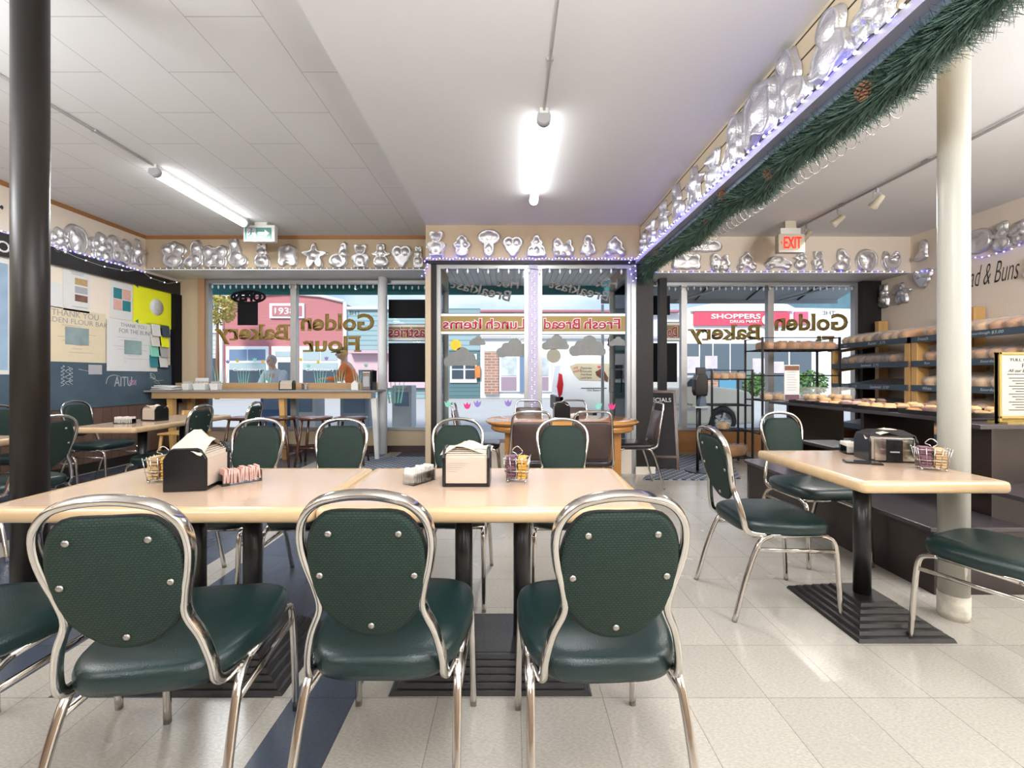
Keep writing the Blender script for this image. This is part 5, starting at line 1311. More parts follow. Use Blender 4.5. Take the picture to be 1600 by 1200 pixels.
for p in pts[::2]:
    o = bpy.data.objects.new('bulb', bulb_b); col.objects.link(o); o.parent = bunch2; o.location = p

# ================================================================ GARLAND
g = thing('garland', 'thick evergreen garland with pine cones and red berries along the beam', 'garland', (0, 0, 0))
gp = []
r_ = random.Random(11)
spine = smooth_path([(1.60, YB - .12, 2.36), (1.60, YB - .18, 2.46), (1.62, 4.75, 2.50), (1.63, 4.2, 2.47), (1.63, 3.7, 2.45), (1.62, 3.2, 2.49), (1.64, 2.8, 2.43), (1.62, 2.45, 2.47), (1.63, 2.1, 2.46), (1.62, 1.8, 2.44), (1.62, 1.5, 2.47), (1.62, 1.1, 2.47)], 10)
MB().tube(spine, .012, 6).build('core', 'cone', g)
def needles(m, N, rr, seed, ln):
    r = random.Random(seed); mb = MB()
    for i in range(N):
        f = r.random() ** .85; k = f * (len(spine) - 1); a = int(k); p = spine[a].lerp(spine[min(a + 1, len(spine) - 1)], k - a)
        T = (spine[min(a + 1, len(spine) - 1)] - spine[max(a - 1, 0)]).normalized()
        d = Vector((r.gauss(0, 1), r.gauss(0, .5), r.gauss(0, 1) - .15)); d = (d - d.dot(T) * T * .7).normalized()
        base = p + d * r.uniform(0, rr * .62)
        tip = base + (d + T * r.choice((-1, 1)) * r.uniform(.2, .9)).normalized() * r.uniform(.55, 1.1) * ln
        s = d.cross(tip - base)
        s = (s.normalized() if s.length > 1e-6 else Vector((0, 0, 1))) * .0022
        mb.add([base - s, base + s, tip + s * .4, tip - s * .4], [(0, 1, 2, 3)])
    return mb.build('needles', m, g)
needles('needle', 17000, .12, 1, .06); needles('needle2', 12000, .12, 2, .065)
for (k, dx, dz) in ((10, .06, .0), (24, -.05, .03), (38, .05, -.05), (52, -.06, .04), (66, -.05, -.02), (76, -.02, .06), (88, -.07, .0)):
    p = spine[k] + Vector((dx, 0, dz)); c = MB()
    for i in range(7):
        z = -.03 + i * .011; rr = .030 * math.sin(PI * (i + 1.3) / 9)
        for j in range(8):
            a = 2 * PI * j / 8 + i * .4
            c.ball((p.x + rr * math.cos(a), p.y + rr * math.sin(a), p.z + z), (.009, .009, .005), 6, 4)
    c.ball((p.x, p.y, p.z), (.022, .022, .034), 8, 6); c.build('pine_cone', 'cone', g)
for k in range(14):
    p = spine[r_.randrange(10, 90)] + Vector((r_.uniform(-.08, .08), r_.uniform(-.05, .05), r_.uniform(-.06, .08)))
    MB().ball(p, .009, 8, 6).build('berry', 'berry', g)
w = thing('spiral_wire', 'open spiral of thin wire along the right underside of the beam', 'wire coil', (0, 0, 0))
pts = [(1.77 + .05 * math.cos(i * .55), 1.9 + i * .0058, 2.44 + .06 * math.sin(i * .55)) for i in range(400)]
MB().tube(pts, .0022, 4).build('coil', 'wire', w); MB().tube([(1.77, 1.7, 2.503), (1.77, 4.4, 2.503)], .004, 6).build('carrier', 'wire', w)

# ================================================================ LEFT WALL PAPERS
def wall_sheet(name, label, px0, px1, y0, y1, m, cat='poster', group=None, th=.004, parent=None, off=.001, tilt=0):
    pm = (px0 + px1) / 2; Ya = -XL * FPX / (800 - px0); Yb_ = -XL * FPX / (800 - px1); Ym = (Ya + Yb_) / 2
    z1 = CAM_H - (y0 - HOR) / FPX * Ym; z0 = CAM_H - (y1 - HOR) / FPX * Ym
    o = MB().box((XL + off + th / 2, Ym, (z0 + z1) / 2), (th, Yb_ - Ya, z1 - z0), rx=tilt).build(name, m, parent)
    if parent is None: tag(o, label, cat, group)
    return o, Ym, z0, z1, Ya, Yb_
sbox('chalkboard_panel', 'chalk', XL, XL + .02, YK, YW - .02, .93, 1.36)
def lines(parent, Y0, Y1, zs, m, jit=0, off=.006, h=.006):
    b = MB(); r = random.Random(3)
    for z in zs: b.bb(XL + off, XL + off + .001, Y0 + jit * r.random(), Y1 - jit * r.random() * 2, z - h / 2, z + h / 2)
    return b.build('print_lines', m, parent)
o, Ym, z0, z1, a, b_ = wall_sheet('poster', 'large cream THANK YOU poster with a small photo on the left wall', 66, 164, 484, 569, 'paper_b')
lines(o, a + .15, b_ - .1, [z1 - .2 - .045 * i for i in range(9)], 'greyink', .2, h=.004)
text_mesh('handwriting', 'THANK YOU', .55, .07, (XL + .006, Ym + .0, z1 - .06), (0, 1, 0), (0, 0, 1), 'greyink', parent=o, th=.001)
text_mesh('handwriting', 'GOLDEN FLOUR BAKERY', 1.0, .06, (XL + .006, Ym + .05, z1 - .145), (0, 1, 0), (0, 0, 1), 'greyink', parent=o, th=.001)
wall_sheet('photo', '', 101, 138, 512, 539, mat('landscape_photo', (.26, .33, .33), .5, var=.5, vscale=5), parent=o, off=.006, th=.002)
o, Ym, z0, z1, a, b_ = wall_sheet('poster', 'white handwritten thank-you poster with a landscape photo overlapping the chalkboard', 164, 243, 504, 580, 'paper', off=.022)
lines(o, a + .08, b_ - .06, [z1 - .22 - .04 * i for i in range(9)], 'greyink', .25, off=.028, h=.003)
text_mesh('handwriting', 'THANK YOU', .4, .05, (XL + .028, Ym, z1 - .05), (0, 1, 0), (0, 0, 1), 'greyink', parent=o, th=.001)
text_mesh('handwriting', 'FOR THE BUNS', .5, .06, (XL + .028, Ym + .03, z1 - .13), (0, 1, 0), (0, 0, 1), 'greyink', parent=o, th=.001)
wall_sheet('photo', '', 191, 218, 532, 554, mat('field_photo', (.26, .38, .36), .5, var=.5, vscale=5), parent=o, off=.028, th=.002)
o, Ym, z0, z1, a, b_ = wall_sheet('poster', 'bright yellow poster with a white circle on the left wall', 207, 279, 449, 512, 'paper_y', off=.008)
MB(Matrix.Translation((XL + .013, Ym - .02, (z0 + z1) / 2)) @ Matrix.Rotation(PI / 2, 4, 'Y')).lathe([(0, 0), (.12, 0), (.12, .002), (0, .002)], 28).build('paper_circle', 'paper', o)
for (dy, dz) in ((a + .06, z1 - .05), (b_ - .08, z1 - .05), (a + .06, z0 + .05), (b_ - .08, z0 + .05)):
    MB().prism([(.035 * math.cos(k * PI / 3) * (1 if k % 2 else .5), .035 * math.sin(k * PI / 3) * (1 if k % 2 else .5)) for k in range(6)], (XL + .0125, dy, dz), (0, 1, 0), (0, 0, 1), .001).build('leaf_print', 'teal', o)
b = MB()
for i in range(5): b.bb(XL + .0155, XL + .016, Ym - .07, Ym + .03, (z0 + z1) / 2 + .05 - i * .025, (z0 + z1) / 2 + .055 - i * .025)
b.build('print_lines', 'greyink', o)
o, Ym, z0, z1, a, b_ = wall_sheet('notice', 'white sheet with three small pictures high on the left wall', 98, 139, 420, 487, 'paper', 'notice')
for i, mm in enumerate(('packet_k', 'plastic_g', 'crust3')): MB().bb(XL + .005, XL + .007, Ym - .02, Ym + .13, z1 - .19 - .1 * i, z1 - .11 - .1 * i).build('picture', mm, o)
lines(o, Ym - .08, Ym + .14, [z1 - .05, z1 - .07, z0 + .06], 'greyink', .05)
o, Ym, z0, z1, a, b_ = wall_sheet('notice', 'flyer with turquoise and red photo squares left of the yellow poster', 171, 206, 442, 499, 'paper', 'notice')
for (i, j, mm) in ((0, 0, 'teal'), (1, 0, 'packet_p'), (0, 1, 'packet_p'), (1, 1, 'teal')): MB().bb(XL + .005, XL + .007, a + .05 + i * .13, a + .17 + i * .13, z1 - .22 - .15 * j, z1 - .08 - .15 * j).build('picture', mm, o)
wall_sheet('notice', 'plain white card beside the black column on the left wall', 70, 97, 441, 480, 'paper', 'notice')
wall_sheet('notice', 'small dark photo card under the cream thank-you poster', 135, 156, 570, 585, 'plastic_g', 'card', off=.024)
o, *_ = wall_sheet('framed_poster', 'blue framed poster at the left edge of the picture', -40, 13, 400, 585, 'plastic_w', 'picture', th=.02)
wall_sheet('picture', '', -36, 9, 408, 578, mat('pale_blue_print', (.30, .42, .55), .5, var=.4, vscale=4), parent=o, off=.021, th=.002)
o, Ym, z0, z1, a, b_ = wall_sheet('wall_sign', 'black sign with white letters cut by the left frame edge', -60, 14, 366, 396, 'black', 'sign', off=.046, th=.01)
text_mesh('letters', 'RO', .20, .12, (XL + .058, b_ - .14, (z0 + z1) / 2), (0, 1, 0), (0, 0, 1), 'white_let', parent=o, th=.002, off=.01)
t = tag(text_mesh('wall_lettering', 'er', .16, .18, (XL + .002, 4.28, 2.86), (0, 1, 0), (0, 0, 1), 'ink', th=.001, shear=.4), 'black script lettering high on the left wall behind the black column', 'lettering')
t = thing('brochure_rack', 'small wall rack of coloured brochures in the corner above the window bar', 'brochures', (0, 0, 0))
r_ = random.Random(8)
for i in range(4):
    for j in range(2):
        Y = 6.15 + j * .17 + .03 * i * 0; z = 1.86 - i * .15
        MB().box((XL + .035 + .012 * (3 - i), Y, z), (.012, .13, .17), ry=-.12).build('brochure', ['paper', 'slate_edge', 'packet_w', 'paper_y', 'mint', 'plastic_g', 'teal', 'paper'][(i * 2 + j) % 8], t)
MB().bb(XL, XL + .02, 6.05, 6.42, 1.30, 1.96).build('backing', 'acrylic', t)
# chalk drawings
t = thing('chalk_drawing', 'faint white chalk drawings on the blackboard of the left wall', 'drawing', (0, 0, 0))
def chalkline(pts, r=.004, m='chalkline'):
    q = [(XL + .023, -XL * FPX / (800 - x), CAM_H - (y - HOR) / FPX * (-XL * FPX / (800 - x))) for x, y in pts]
    MB().tube(smooth_path(q, 3), r, 4).build('chalk_stroke', m, t)
r_ = random.Random(2)
chalkline([(95 + 3 * math.sin(i * 1.9), 571 + i * 1.7) for i in range(20)]); chalkline([(103 + 4 * math.sin(i * 1.5), 573 + i * 2.2) for i in range(14)]); chalkline([(108 + 3 * math.sin(i * 2.1), 575 + i * 2) for i in range(14)])
chalkline([(163, 600), (166, 590), (175, 586), (184, 588)]); 
text_mesh('chalk_lettering', 'AITU', .26, .13, (XL + .023, -XL * FPX / 610, CAM_H - 8 / FPX * 5.7), (0, 1, 0), (0, 0, 1), 'chalkline', parent=t, th=.001)
chalkline([(205 + 5 * math.sin(i), 598 + 4 * math.cos(i * 1.7)) for i in range(14)], .004, mat('pink_chalk', (.45, .25, .35), .9)); chalkline([(232, 590), (240, 592), (248, 601), (238, 596), (255, 594)])
chalkline([(236 + 4 * math.sin(i * 1.3), 588 + 5 * math.cos(i)) for i in range(10)]); chalkline([(120, 577), (135, 580), (150, 583)])
# right wall lettering
tag(text_mesh('wall_lettering', 'Bread & Buns', .70, .25, (XR - .002, 5.10, 2.42), (0, -1, 0), (0, 0, 1), 'ink', th=.001, shear=.45, off=-.012), 'black script Bread & Buns lettering on the right wall', 'lettering')
# ================================================================ GLASS LETTERING AND PAINTED STICKERS (read from the street)
GY = YW - .004
def glass_word(s, px0, px1, y0, y1, m, Y=GY, th=.002, off=0, shear=0, outline=None, name='window_lettering', parent=None, rot=0, mirror=True):
    c = at((px0 + px1) / 2, (y0 + y1) / 2, Y); w = (px1 - px0) / FPX * Y; h = (y1 - y0) / FPX * Y
    o = text_mesh(name, s, w, h, c, (math.cos(rot), 0, math.sin(rot)), (-math.sin(rot), 0, math.cos(rot)), m, mirror=mirror, th=th, off=off, shear=shear, parent=parent)
    return o
def slabs(parent, items, m, Y):
    """slab serifs and the thick strokes of the old-style letters"""
    b = MB()
    for (x0, x1, y0, y1) in items: pbox(b, Y - .0026, .0024, x0, x1, y0, y1)
    return b.build('serif_bars', m, parent)
for (dx, where, cut) in ((0, 'left', 0), (740, 'right', 0)):
    t = thing('shop_name_lettering', 'gold mirrored THE Golden Flour Bakery lettering on the %s window glass' % where, 'lettering', (0, 0, 0))
    if not dx: G, Fl, Bk, Th = (470, 585), (473, 562), (338, 450), (545, 563)
    else: G, Fl, Bk, Th = (1210, 1325), (1213, 1302), (1077, 1187), (1285, 1305)
    glass_word('Golden', G[0], G[1], 490, 517, 'gold_let', parent=t, off=.032, name='word')
    glass_word('Flour', Fl[0], Fl[1], 525, 550, 'gold_let', parent=t, off=.032, name='word')
    glass_word('Bakery', Bk[0], Bk[1], 507, 538, 'gold_let', parent=t, off=.032, name='word')
    glass_word('THE', Th[0], Th[1], 486, 492, 'ink', parent=t, name='word')
    # serif bars
    w = (G[1] - G[0]); base = 516.5
    slabs(t, [(G[0] + w * f0, G[0] + w * f1, a, b_) for (f0, f1, a, b_) in ((.0, .055, 514, 517), (.09, .145, 514, 517), (.09, .15, 497, 500), (.475, .555, 514, 517), (.50, .56, 490, 493))], 'gold_let', GY)
    w = Fl[1] - Fl[0]; slabs(t, [(Fl[0] + w * f0, Fl[0] + w * f1, a, b_) for (f0, f1, a, b_) in ((.80, 1.02, 525, 528), (.90, 1.03, 547, 550), (.66, .78, 547, 550), (.0, .15, 547, 550))], 'gold_let', GY)
    w = Bk[1] - Bk[0]; slabs(t, [(Bk[0] + w * f0, Bk[0] + w * f1, a, b_) for (f0, f1, a, b_) in ((.97, 1.03, 507, 510), (.97, 1.03, 529, 532), (.52, .60, 529, 532), (.60, .68, 507, 510), (.18, .27, 529, 532), (-.02, .05, 514, 517), (.09, .16, 514, 517))], 'gold_let', GY)

def band_sign(label, x0, x1, y0, y1, word, wx0, wx1, wy0, wy1, Y, off=.02):
    t = thing('window_sign', label, 'sign', (0, 0, 0), 0, 'gold band window signs')
    b = MB(); pbox(b, Y - .003, .002, x0, x1, y0, y1); b.build('gold_band', 'gold_band', t)
    b = MB(); pbox(b, Y - .0034, .0026, x0, x1, y0 - 4, y0); pbox(b, Y - .0034, .0026, x0, x1, y1, y1 + 4); b.build('border_line', 'white_let', t)
    b = MB(); pbox(b, Y - .0036, .0026, x0, x1, y0 - 5, y0 - 4); pbox(b, Y - .0036, .0026, x0, x1, y1 + 4, y1 + 5); b.build('outer_line', 'ink', t)
    parts_ = [(word, wx0, wx1)]
    if ' ' in word:
        a_, b_ = word.split(' '); f_ = len(b_) / (len(a_) + len(b_) + .6); g_ = .6 / (len(a_) + len(b_) + .6)
        parts_ = [(b_, wx0, wx0 + (wx1 - wx0) * f_), (a_, wx0 + (wx1 - wx0) * (f_ + g_), wx1)]
    for (wd, q0, q1) in parts_:
        glass_word(wd, q0 - 1, q1 + 1, wy0 - 1, wy1 + 1, 'white_let', Y=Y - .0045, parent=t, off=.05, name='letter_outline', th=.001)
        glass_word(wd, q0, q1, wy0, wy1, 'red_let', Y=Y - .0062, parent=t, off=.012, name='letters', th=.001)
band_sign('gold band sign reading Lunch Items mirrored in the entry bay', 688.5, 823, 494, 518, 'Lunch Items', 692, 820, 498, 514, YB + .045)
band_sign('gold band sign reading Fresh Bread mirrored in the entry bay', 842, 977, 494, 518, 'Fresh Bread', 850, 969, 498, 514, YB + .045)
band_sign('gold band sign reading Pastries mirrored in the narrow left window', 607, 664, 511, 528, 'astries', 607, 664, 511, 527, YW + .005)
band_sign('gold band sign reading Donuts mirrored in the narrow right window', 1042, 1062, 508, 528, 'Do', 1043, 1058, 511, 526, YW + .005)
for (dx, lb) in ((0, 'left'), (154, 'right')):
    t = thing('window_lettering_panel', 'grey tilted mirrored Hot Breakfast lettering on the %s entry bay pane' % lb, 'lettering', (0, 0, 0))
    glass_word('Hot', 777 + dx, 811 + dx, 434, 450, 'grey_let', Y=YB + .04, parent=t, off=.025, rot=-.10, name='word')
    glass_word('Breakfast', 704 + dx, 799 + dx, 444, 461, 'grey_let', Y=YB + .04, parent=t, off=.02, rot=-.23, name='word')
def decal(kind, px, py, w, m, label, Y, group):
    s = w / FPX * Y; c = at(px, py, Y - .003)
    b = MB()
    if kind == 'cloud':
        pts = []
        lob = [(-.38, -.12, .16), (-.2, .02, .18), (.05, .12, .22), (.3, .0, .17), (.42, -.14, .12)]
        n = 60
        for k in range(n):
            a = 2 * PI * k / n; best = .1
            for q in range(50, 0, -1):
                r = q / 50 * .62; x, y = r * math.cos(a), r * math.sin(a) - .08
                if y > -.27 and any((x - l[0]) ** 2 + (y - l[1]) ** 2 < l[2] ** 2 for l in lob) or (abs(x) < .42 and -.25 < y < -.05): best = r; break
            pts.append((best * math.cos(a) * s, (best * math.sin(a) - .08) * s))
        b.prism(pts, c, (1, 0, 0), (0, 0, 1), .002)
    elif kind == 'disc': b.prism([(.5 * s * math.cos(2 * PI * k / 28), .5 * s * math.sin(2 * PI * k / 28)) for k in range(28)], c, (1, 0, 0), (0, 0, 1), .002)
    elif kind == 'tulip': b.prism([(x * s, y * s) for x, y in ((0, -.45), (-.3, -.3), (-.42, .0), (-.5, .4), (-.22, .12), (0, .5), (.2, .12), (.5, .42), (.42, 0), (.3, -.3))], c, (1, 0, 0), (0, 0, 1), .002)
    elif kind == 'grass':
        r = random.Random(int(px))
        for k in range(-2, 3): b.prism([(k * .08 * s - .02 * s, -.5 * s), (k * .08 * s + .03 * s, -.5 * s), (k * .16 * s + .02 * r.random() * s, .5 * s * (1 - abs(k) * .12))], c + Vector((0, .0003 * k, 0)), (1, 0, 0), (0, 0, 1), .002)
    return tag(b.build({'cloud': 'cloud_sticker', 'disc': 'round_sticker', 'tulip': 'tulip_sticker', 'grass': 'grass_sticker'}[kind], m), label, 'window decal', group)
BY = YB + .05; gr = 'painted window decals'
decal('cloud', 720, 559, 50, 'cloud', 'grey painted cloud under the yellow sun on the entry bay glass', BY, gr)
decal('cloud', 802, 545, 50, 'cloud', 'grey painted cloud left of the lilac post', BY, gr)
decal('cloud', 868, 536, 40, 'cloud', 'small grey painted cloud above the round sticker', BY, gr)
decal('cloud', 918, 542, 54, 'cloud', 'large grey painted cloud above the white van', BY, gr)
decal('cloud', 965, 534, 24, 'cloud', 'small grey painted cloud at the right side of the bay', BY, gr)
decal('cloud', 746, 533, 24, 'cloud', 'small pale painted cloud right of the sun', BY, gr)
decal('disc', 712, 539, 17, 'sunp', 'yellow painted sun on the entry bay glass', BY, gr)
decal('disc', 865, 556, 22, mat('olive_window_paint', (.28, .27, .21), .8), 'round olive sticker on the glass beside the van', BY, gr)
for i, (px, py, m, lb) in enumerate(((700, 631, 'mint', 'mint tulip at the far left of the bay'), (730, 634, 'pinkp', 'pink tulip left of the oval table'), (746, 631, 'lilacp', 'small lilac tulip beside the pink one'), (794, 630, 'lilacp', 'lilac tulip left of the lilac post'), (935, 634, 'mint', 'mint tulip above the right of the oval table'), (956, 635, 'pinkp', 'pink tulip at the far right of the bay'))):
    decal('tulip', px, py, 12, m, 'painted ' + lb, BY, gr)
for i, (px, w) in enumerate(((345, 34), (380, 28), (415, 30), (500, 30), (530, 28), (560, 26))):
    decal('grass', px, 596 - w * .3, w * 1.15, 'mint', 'mint painted stalks on the left windows, %s from the left' % ORD[i], GY, gr)
for i, (px, py, m, k) in enumerate(((356, 565, 'lilacp', 'tulip'), (371, 564, 'sunp', 'disc'), (398, 562, 'mint', 'tulip'), (411, 565, 'sunp', 'disc'), (470, 562, 'sunp', 'disc'), (497, 566, 'sunp', 'disc'), (510, 560, 'lilacp', 'tulip'), (482, 572, 'mint', 'tulip'), (572, 571, 'mint', 'tulip'))):
    decal(k, px, py, 7 if k == 'tulip' else 5, m, 'tiny painted flower above the stalks on the left windows, %s from the left' % ORD[i], GY, gr)
decal('grass', 617, 604, 52, 'mint', 'tall pale green painted plant in the narrow left window', GY, gr)
for (x0, x1, y0, y1, lb) in ((607, 664, 468, 497, 'upper black panel in the narrow left window'), (607, 664, 536, 597, 'large black panel below the pastries sign'), (1018, 1047, 462, 492, 'upper black panel in the narrow right window'), (1018, 1058, 536, 597, 'large black panel in the narrow right window')):
    tag(pbox(MB(), YW - .028, .02, x0, x1, y0, y1).build('window_panel', 'blackpanel', bevel=.003), lb, 'panel', 'black window panels')
# OPEN sign hanging in the left window
t = thing('open_sign', 'unlit OPEN sign over a black board hanging in the left window, seen from behind', 'sign', (0, 0, 0))
OY = YW - .09
pbox(MB(), OY, .02, 371, 402, 473, 508).build('board', 'blackpanel', t, bevel=.003)
ov = []
for k in range(28):
    a = 2 * PI * k / 28; p = at(388 + 26 * math.cos(a), 464 - 9 * math.sin(a), OY + .012); ov.append(p)
MB().tube(ov, .018, 8, closed=True).build('oval_frame', 'blackpanel', t)
glass_word('OPEN', 366, 409, 457, 471, 'blackpanel', Y=OY + .012, parent=t, off=.045, th=.02, name='letters')
MB().tube([at(375, 458, OY + .01), at(375, 446, OY + .03)], .003, 5).build('hanging_cord', 'cord_dark', t); MB().tube([at(402, 458, OY + .01), at(402, 446, OY + .03)], .003, 5).build('hanging_cord', 'cord_dark', t)

# ================================================================ THE BAKERY SIDE
# tall wooden wall rack
SX0, SX1 = 4.85, 5.55
FR = [6.38, 5.12, 3.84, 2.56]
LV = [1.63, 1.34, 1.05, .77, .49, .20]
rk = thing('bread_rack', 'tall pine bread rack with slate blue shelf edges along the right wall', 'shelf rack', (0, 0, 0))
for i, y in enumerate(FR):
    for (dy) in ((-.045, .045) if i else (0,)):
        MB().bb(SX0 - .02, SX0 + .12, y + dy - .018 - (.02 if i else 0), y + dy + .018 + (.02 if i else 0), 0, 1.56 if not i else 1.60).build('front_post', 'pine', rk, bevel=.004)
        MB().bb(SX1 - .04, SX1 + .10, y + dy - .035, y + dy + .035, 0, 2.02).build('rear_post', 'pine', rk, bevel=.004)
    for z in LV: MB().box(((SX0 + SX1) / 2, y, z - .02), (SX1 - SX0, .04, .045), ry=-.16).build('shelf_bearer', 'pine', rk)
for li, z in enumerate(LV):
    for k in range(3):
        y0, y1 = FR[k + 1] + .03, FR[k] - .02
        s = MB().add([(SX0 + .0, y0, z), (SX1, y0, z + .11), (SX1, y1, z + .11), (SX0, y1, z), (SX0, y0, z - .012), (SX1, y0, z + .098), (SX1, y1, z + .098), (SX0, y1, z - .012)], [(0, 1, 2, 3), (7, 6, 5, 4), (0, 4, 5, 1), (1, 5, 6, 2), (2, 6, 7, 3), (3, 7, 4, 0)]).build('shelf', 'greyshelf', rk)
        MB().bb(SX0 - .035, SX0 - .012, y0 - (.05 if not li else 0), y1 + (.05 if not li else 0), z - .035, z + .035).build('shelf_edge', 'slate_edge', s)
price = [('Sandwich 3.75', 5.6), ('French 3.00', 4.7), ('Sourdough $3.00', 4.15), ('Sour', 3.4)]
for j, (lv, wds) in enumerate(((0, (('Rye', 6.1), ('Raisin 3.75', 5.65), ('French', 4.95), ('Sourdough $3.00', 4.35), ('French', 3.5))), (1, (('Sandwich 3.75', 5.75), ('Rye', 4.9), ('Sourdough', 4.25))), (2, (('Garlic 3.50', 6.1), ('Daily Sandwich 3.50', 5.6), ('White', 4.9), ('Sourdough', 4.25))))):
    for (wd, y) in [(q_, yy - .16 * k_) for (ph_, yy) in wds for k_, q_ in enumerate(ph_.replace('Daily Sandwich', 'Sandwich').split(' '))]:
        text_mesh('chalk_price', wd, .021 * len(wd), .035, (SX0 - .0365, y, LV[lv]), (0, -1, 0), (0, 0, 1), 'chalkline', parent=rk, th=-.001, shear=.2)
# bagged loaves
def loaf_mesh(L, W, H, m, seed):
    r = random.Random(seed)
    o = hull(W / 2, L / 2, 0, 0, 3)
    return MB().pillow(o, [(0, 0), (.85, .0), (.97, .012), (1.0, H * .35), (1.03, H * .6), (.98, H * .82), (.8, H * .96), (.45, H * 1.02), (0, H * 1.03)], 20, None, lambda x, y, k: .006 * math.sin(y * 60 + seed) * (k < .99)).mesh('bread_loaf', m)
def bag_mesh(L, W, H, seed):
    r = random.Random(seed)
    o = hull(W / 2 * 1.1, L / 2 * 1.08, 0, 0, 3)
    ph = [r.uniform(0, 6) for _ in range(4)]
    return MB().pillow(o, [(0, -.001), (.9, -.001), (1.0, .014), (1.06, H * .4), (1.06, H * .7), (.98, H * .95), (.75, H * 1.1), (.3, H * 1.15), (0, H * 1.15)], 24, None, lambda x, y, k: (.007 * math.sin(x * 70 + ph[0]) * math.sin(y * 50 + ph[1])) if .1 < k < 1.05 else 0).mesh('plastic_bag', 'bag')
LM = [(loaf_mesh(.34, .135, .115, m, i), bag_mesh(.36, .14, .12, i)) for i, m in enumerate(('crust', 'crust2', 'crust3', 'crust', 'crust2'))]
RB = [(loaf_mesh(.15, .15, .10, m, i), bag_mesh(.17, .16, .11, i)) for i, m in enumerate(('crust', 'crust2'))]
def bread(meshes, loc, rz, ry, label, group, sc=1.0, name='bread_loaf', cat='bread'):
    o = bpy.data.objects.new(name, meshes[0]); col.objects.link(o); o.location = loc; o.rotation_euler = (0, ry, rz); o.scale = (sc, sc, sc)
    tag(o, label, cat, group)
    b = bpy.data.objects.new('plastic_bag', meshes[1]); col.objects.link(b); b.parent = o
    return o
rr = random.Random(21)
lvn = ['top', 'second', 'third', 'fourth', 'fifth', 'lowest']
for li, z in enumerate(LV):
    for k in range(3):
        y0, y1 = FR[k + 1] + .10, FR[k] - .09
        n = 8
        if li in (2, 3) and k == 0: n = 0
        if li == 3 and k == 1: n = 6
        if li == 4: n = 5 if k else 0
        if li == 5 and k == 0: n = 0
        for i in range(n):
            y = y0 + (y1 - y0) * (i + .5) / n
            mi = {0: (1 if k == 0 else 0), 1: 2 if k == 0 else 3, 2: 1, 3: 4, 4: 0, 5: 2}[li]
            if rr.random() < .2: mi = rr.randrange(5)
            x = SX0 + .20 + rr.uniform(-.01, .02)
            bread(LM[mi], (x, y, z + (x - SX0) * .157 + .004), R(90) + rr.uniform(-.06, .06), 0, 'bagged loaf, %s from the near end, %s bay, %s shelf of the pine rack' % (ORD[i], ('far', 'middle', 'near')[k], lvn[li]), 'bagged loaves on the pine bread rack').rotation_euler = (0, -.157, 0) if False else (0, -.157, 0)
# rotate every loaf so its long side points away from the wall
for o in [o for o in col.objects if o.name.startswith('bread_loaf')]:
    o.rotation_mode = 'XYZ'; o.rotation_euler = (.157, 0, R(-90) + rr.uniform(-.05, .05))

# low stepped display unit
t = thing('pastry_plinth', 'low dark wooden plinth with rounded corner, bottom step of the pastry display', 'plinth', (0, 0, 0))
pl = [(2.30, 2.30), (2.82, 2.30), (2.82, 2.72), (3.70, 2.72), (3.70, 4.22)] + [(2.42 + .12 * math.cos(R(a)) , 4.10 + .12 * math.sin(R(a))) for a in (90, 120, 150, 180)]
MB().prism(pl, (0, 0, .0), (1, 0, 0), (0, 1, 0), .34).build('body', 'espresso', t)
MB().prism([(x - .02 if x < 2.6 else x, y + (.02 if y > 4 else 0)) for x, y in pl], (0, 0, .34), (1, 0, 0), (0, 1, 0), .025).build('top_board', 'espresso_top', t, bevel=.004)
t = thing('display_table', 'dark laminate pastry display table with upright panels', 'display table', (0, 0, 0))
MB().bb(2.90, 3.75, 2.71, 4.78, .885, .915).build('worktop', 'espresso_top', t, bevel=.005)
for y, x0 in ((4.60, 3.0), (3.62, 3.0), (2.76, 3.0)):
    MB().bb(x0, 3.60, y - .018, y + .018, .366, .885).build('upright_panel', 'espresso', t, bevel=.002)
MB().bb(2.98, 3.70, 2.74, 4.58, .50, .52).build('lower_shelf', 'espresso_top', t)
for i, (x, y) in enumerate(((3.2, 4.2), (3.35, 3.9), (3.3, 3.2))):
    tag(MB().box((x, y, .5225 + .004 * i), (.34, .44, .004), rz=.2 * i).build('paper_sheet', 'paper'), ['large white paper sheet at the far end of the lower display shelf', 'white paper sheet in the middle of the lower display shelf', 'white paper sheet at the near end of the lower display shelf'][i], 'paper', 'white sheets on the lower display shelf')
t = thing('display_cabinet', 'dark open fronted cabinet right of the cream column holding up the framed flour sign', 'cabinet', (0, 0, 0))
MB().bb(2.76, 4.7, 2.49, 2.69, .875, .905).build('top_board', 'espresso_top', t, bevel=.005)
MB().bb(2.87, 4.7, 2.62, 2.66, .0, .875).build('back_panel', 'espresso', t); MB().bb(2.85, 2.87, 2.51, 2.66, .0, .875).build('side_panel', 'espresso', t)
MB().bb(2.80, 4.7, 2.30, 2.62, .50, .525).build('shelf', 'espresso_top', t)
t = thing('framed_sign', 'gold framed flour notice standing on the dark cabinet at the right edge', 'sign', (2.965, 2.56, .905))
MB().box((.17, 0, .215), (.40, .018, .43)).build('backing', 'gold_band', t)
f = MB(); f.bb(-.03, -.015, -.018, .012, 0, .43); f.bb(.355, .37, -.018, .012, 0, .43); f.bb(-.03, .37, -.018, .012, .415, .43); f.bb(-.03, .37, -.018, .012, .03, .045); f.build('gold_frame', mat('gold_frame', (.45, .33, .10), .35, .6), t, bevel=.002)
sh = MB().bb(-.014, .354, -.013, -.009, .046, .414).build('paper_sheet', mat('parchment_notice', (.46, .43, .37), .85), t)
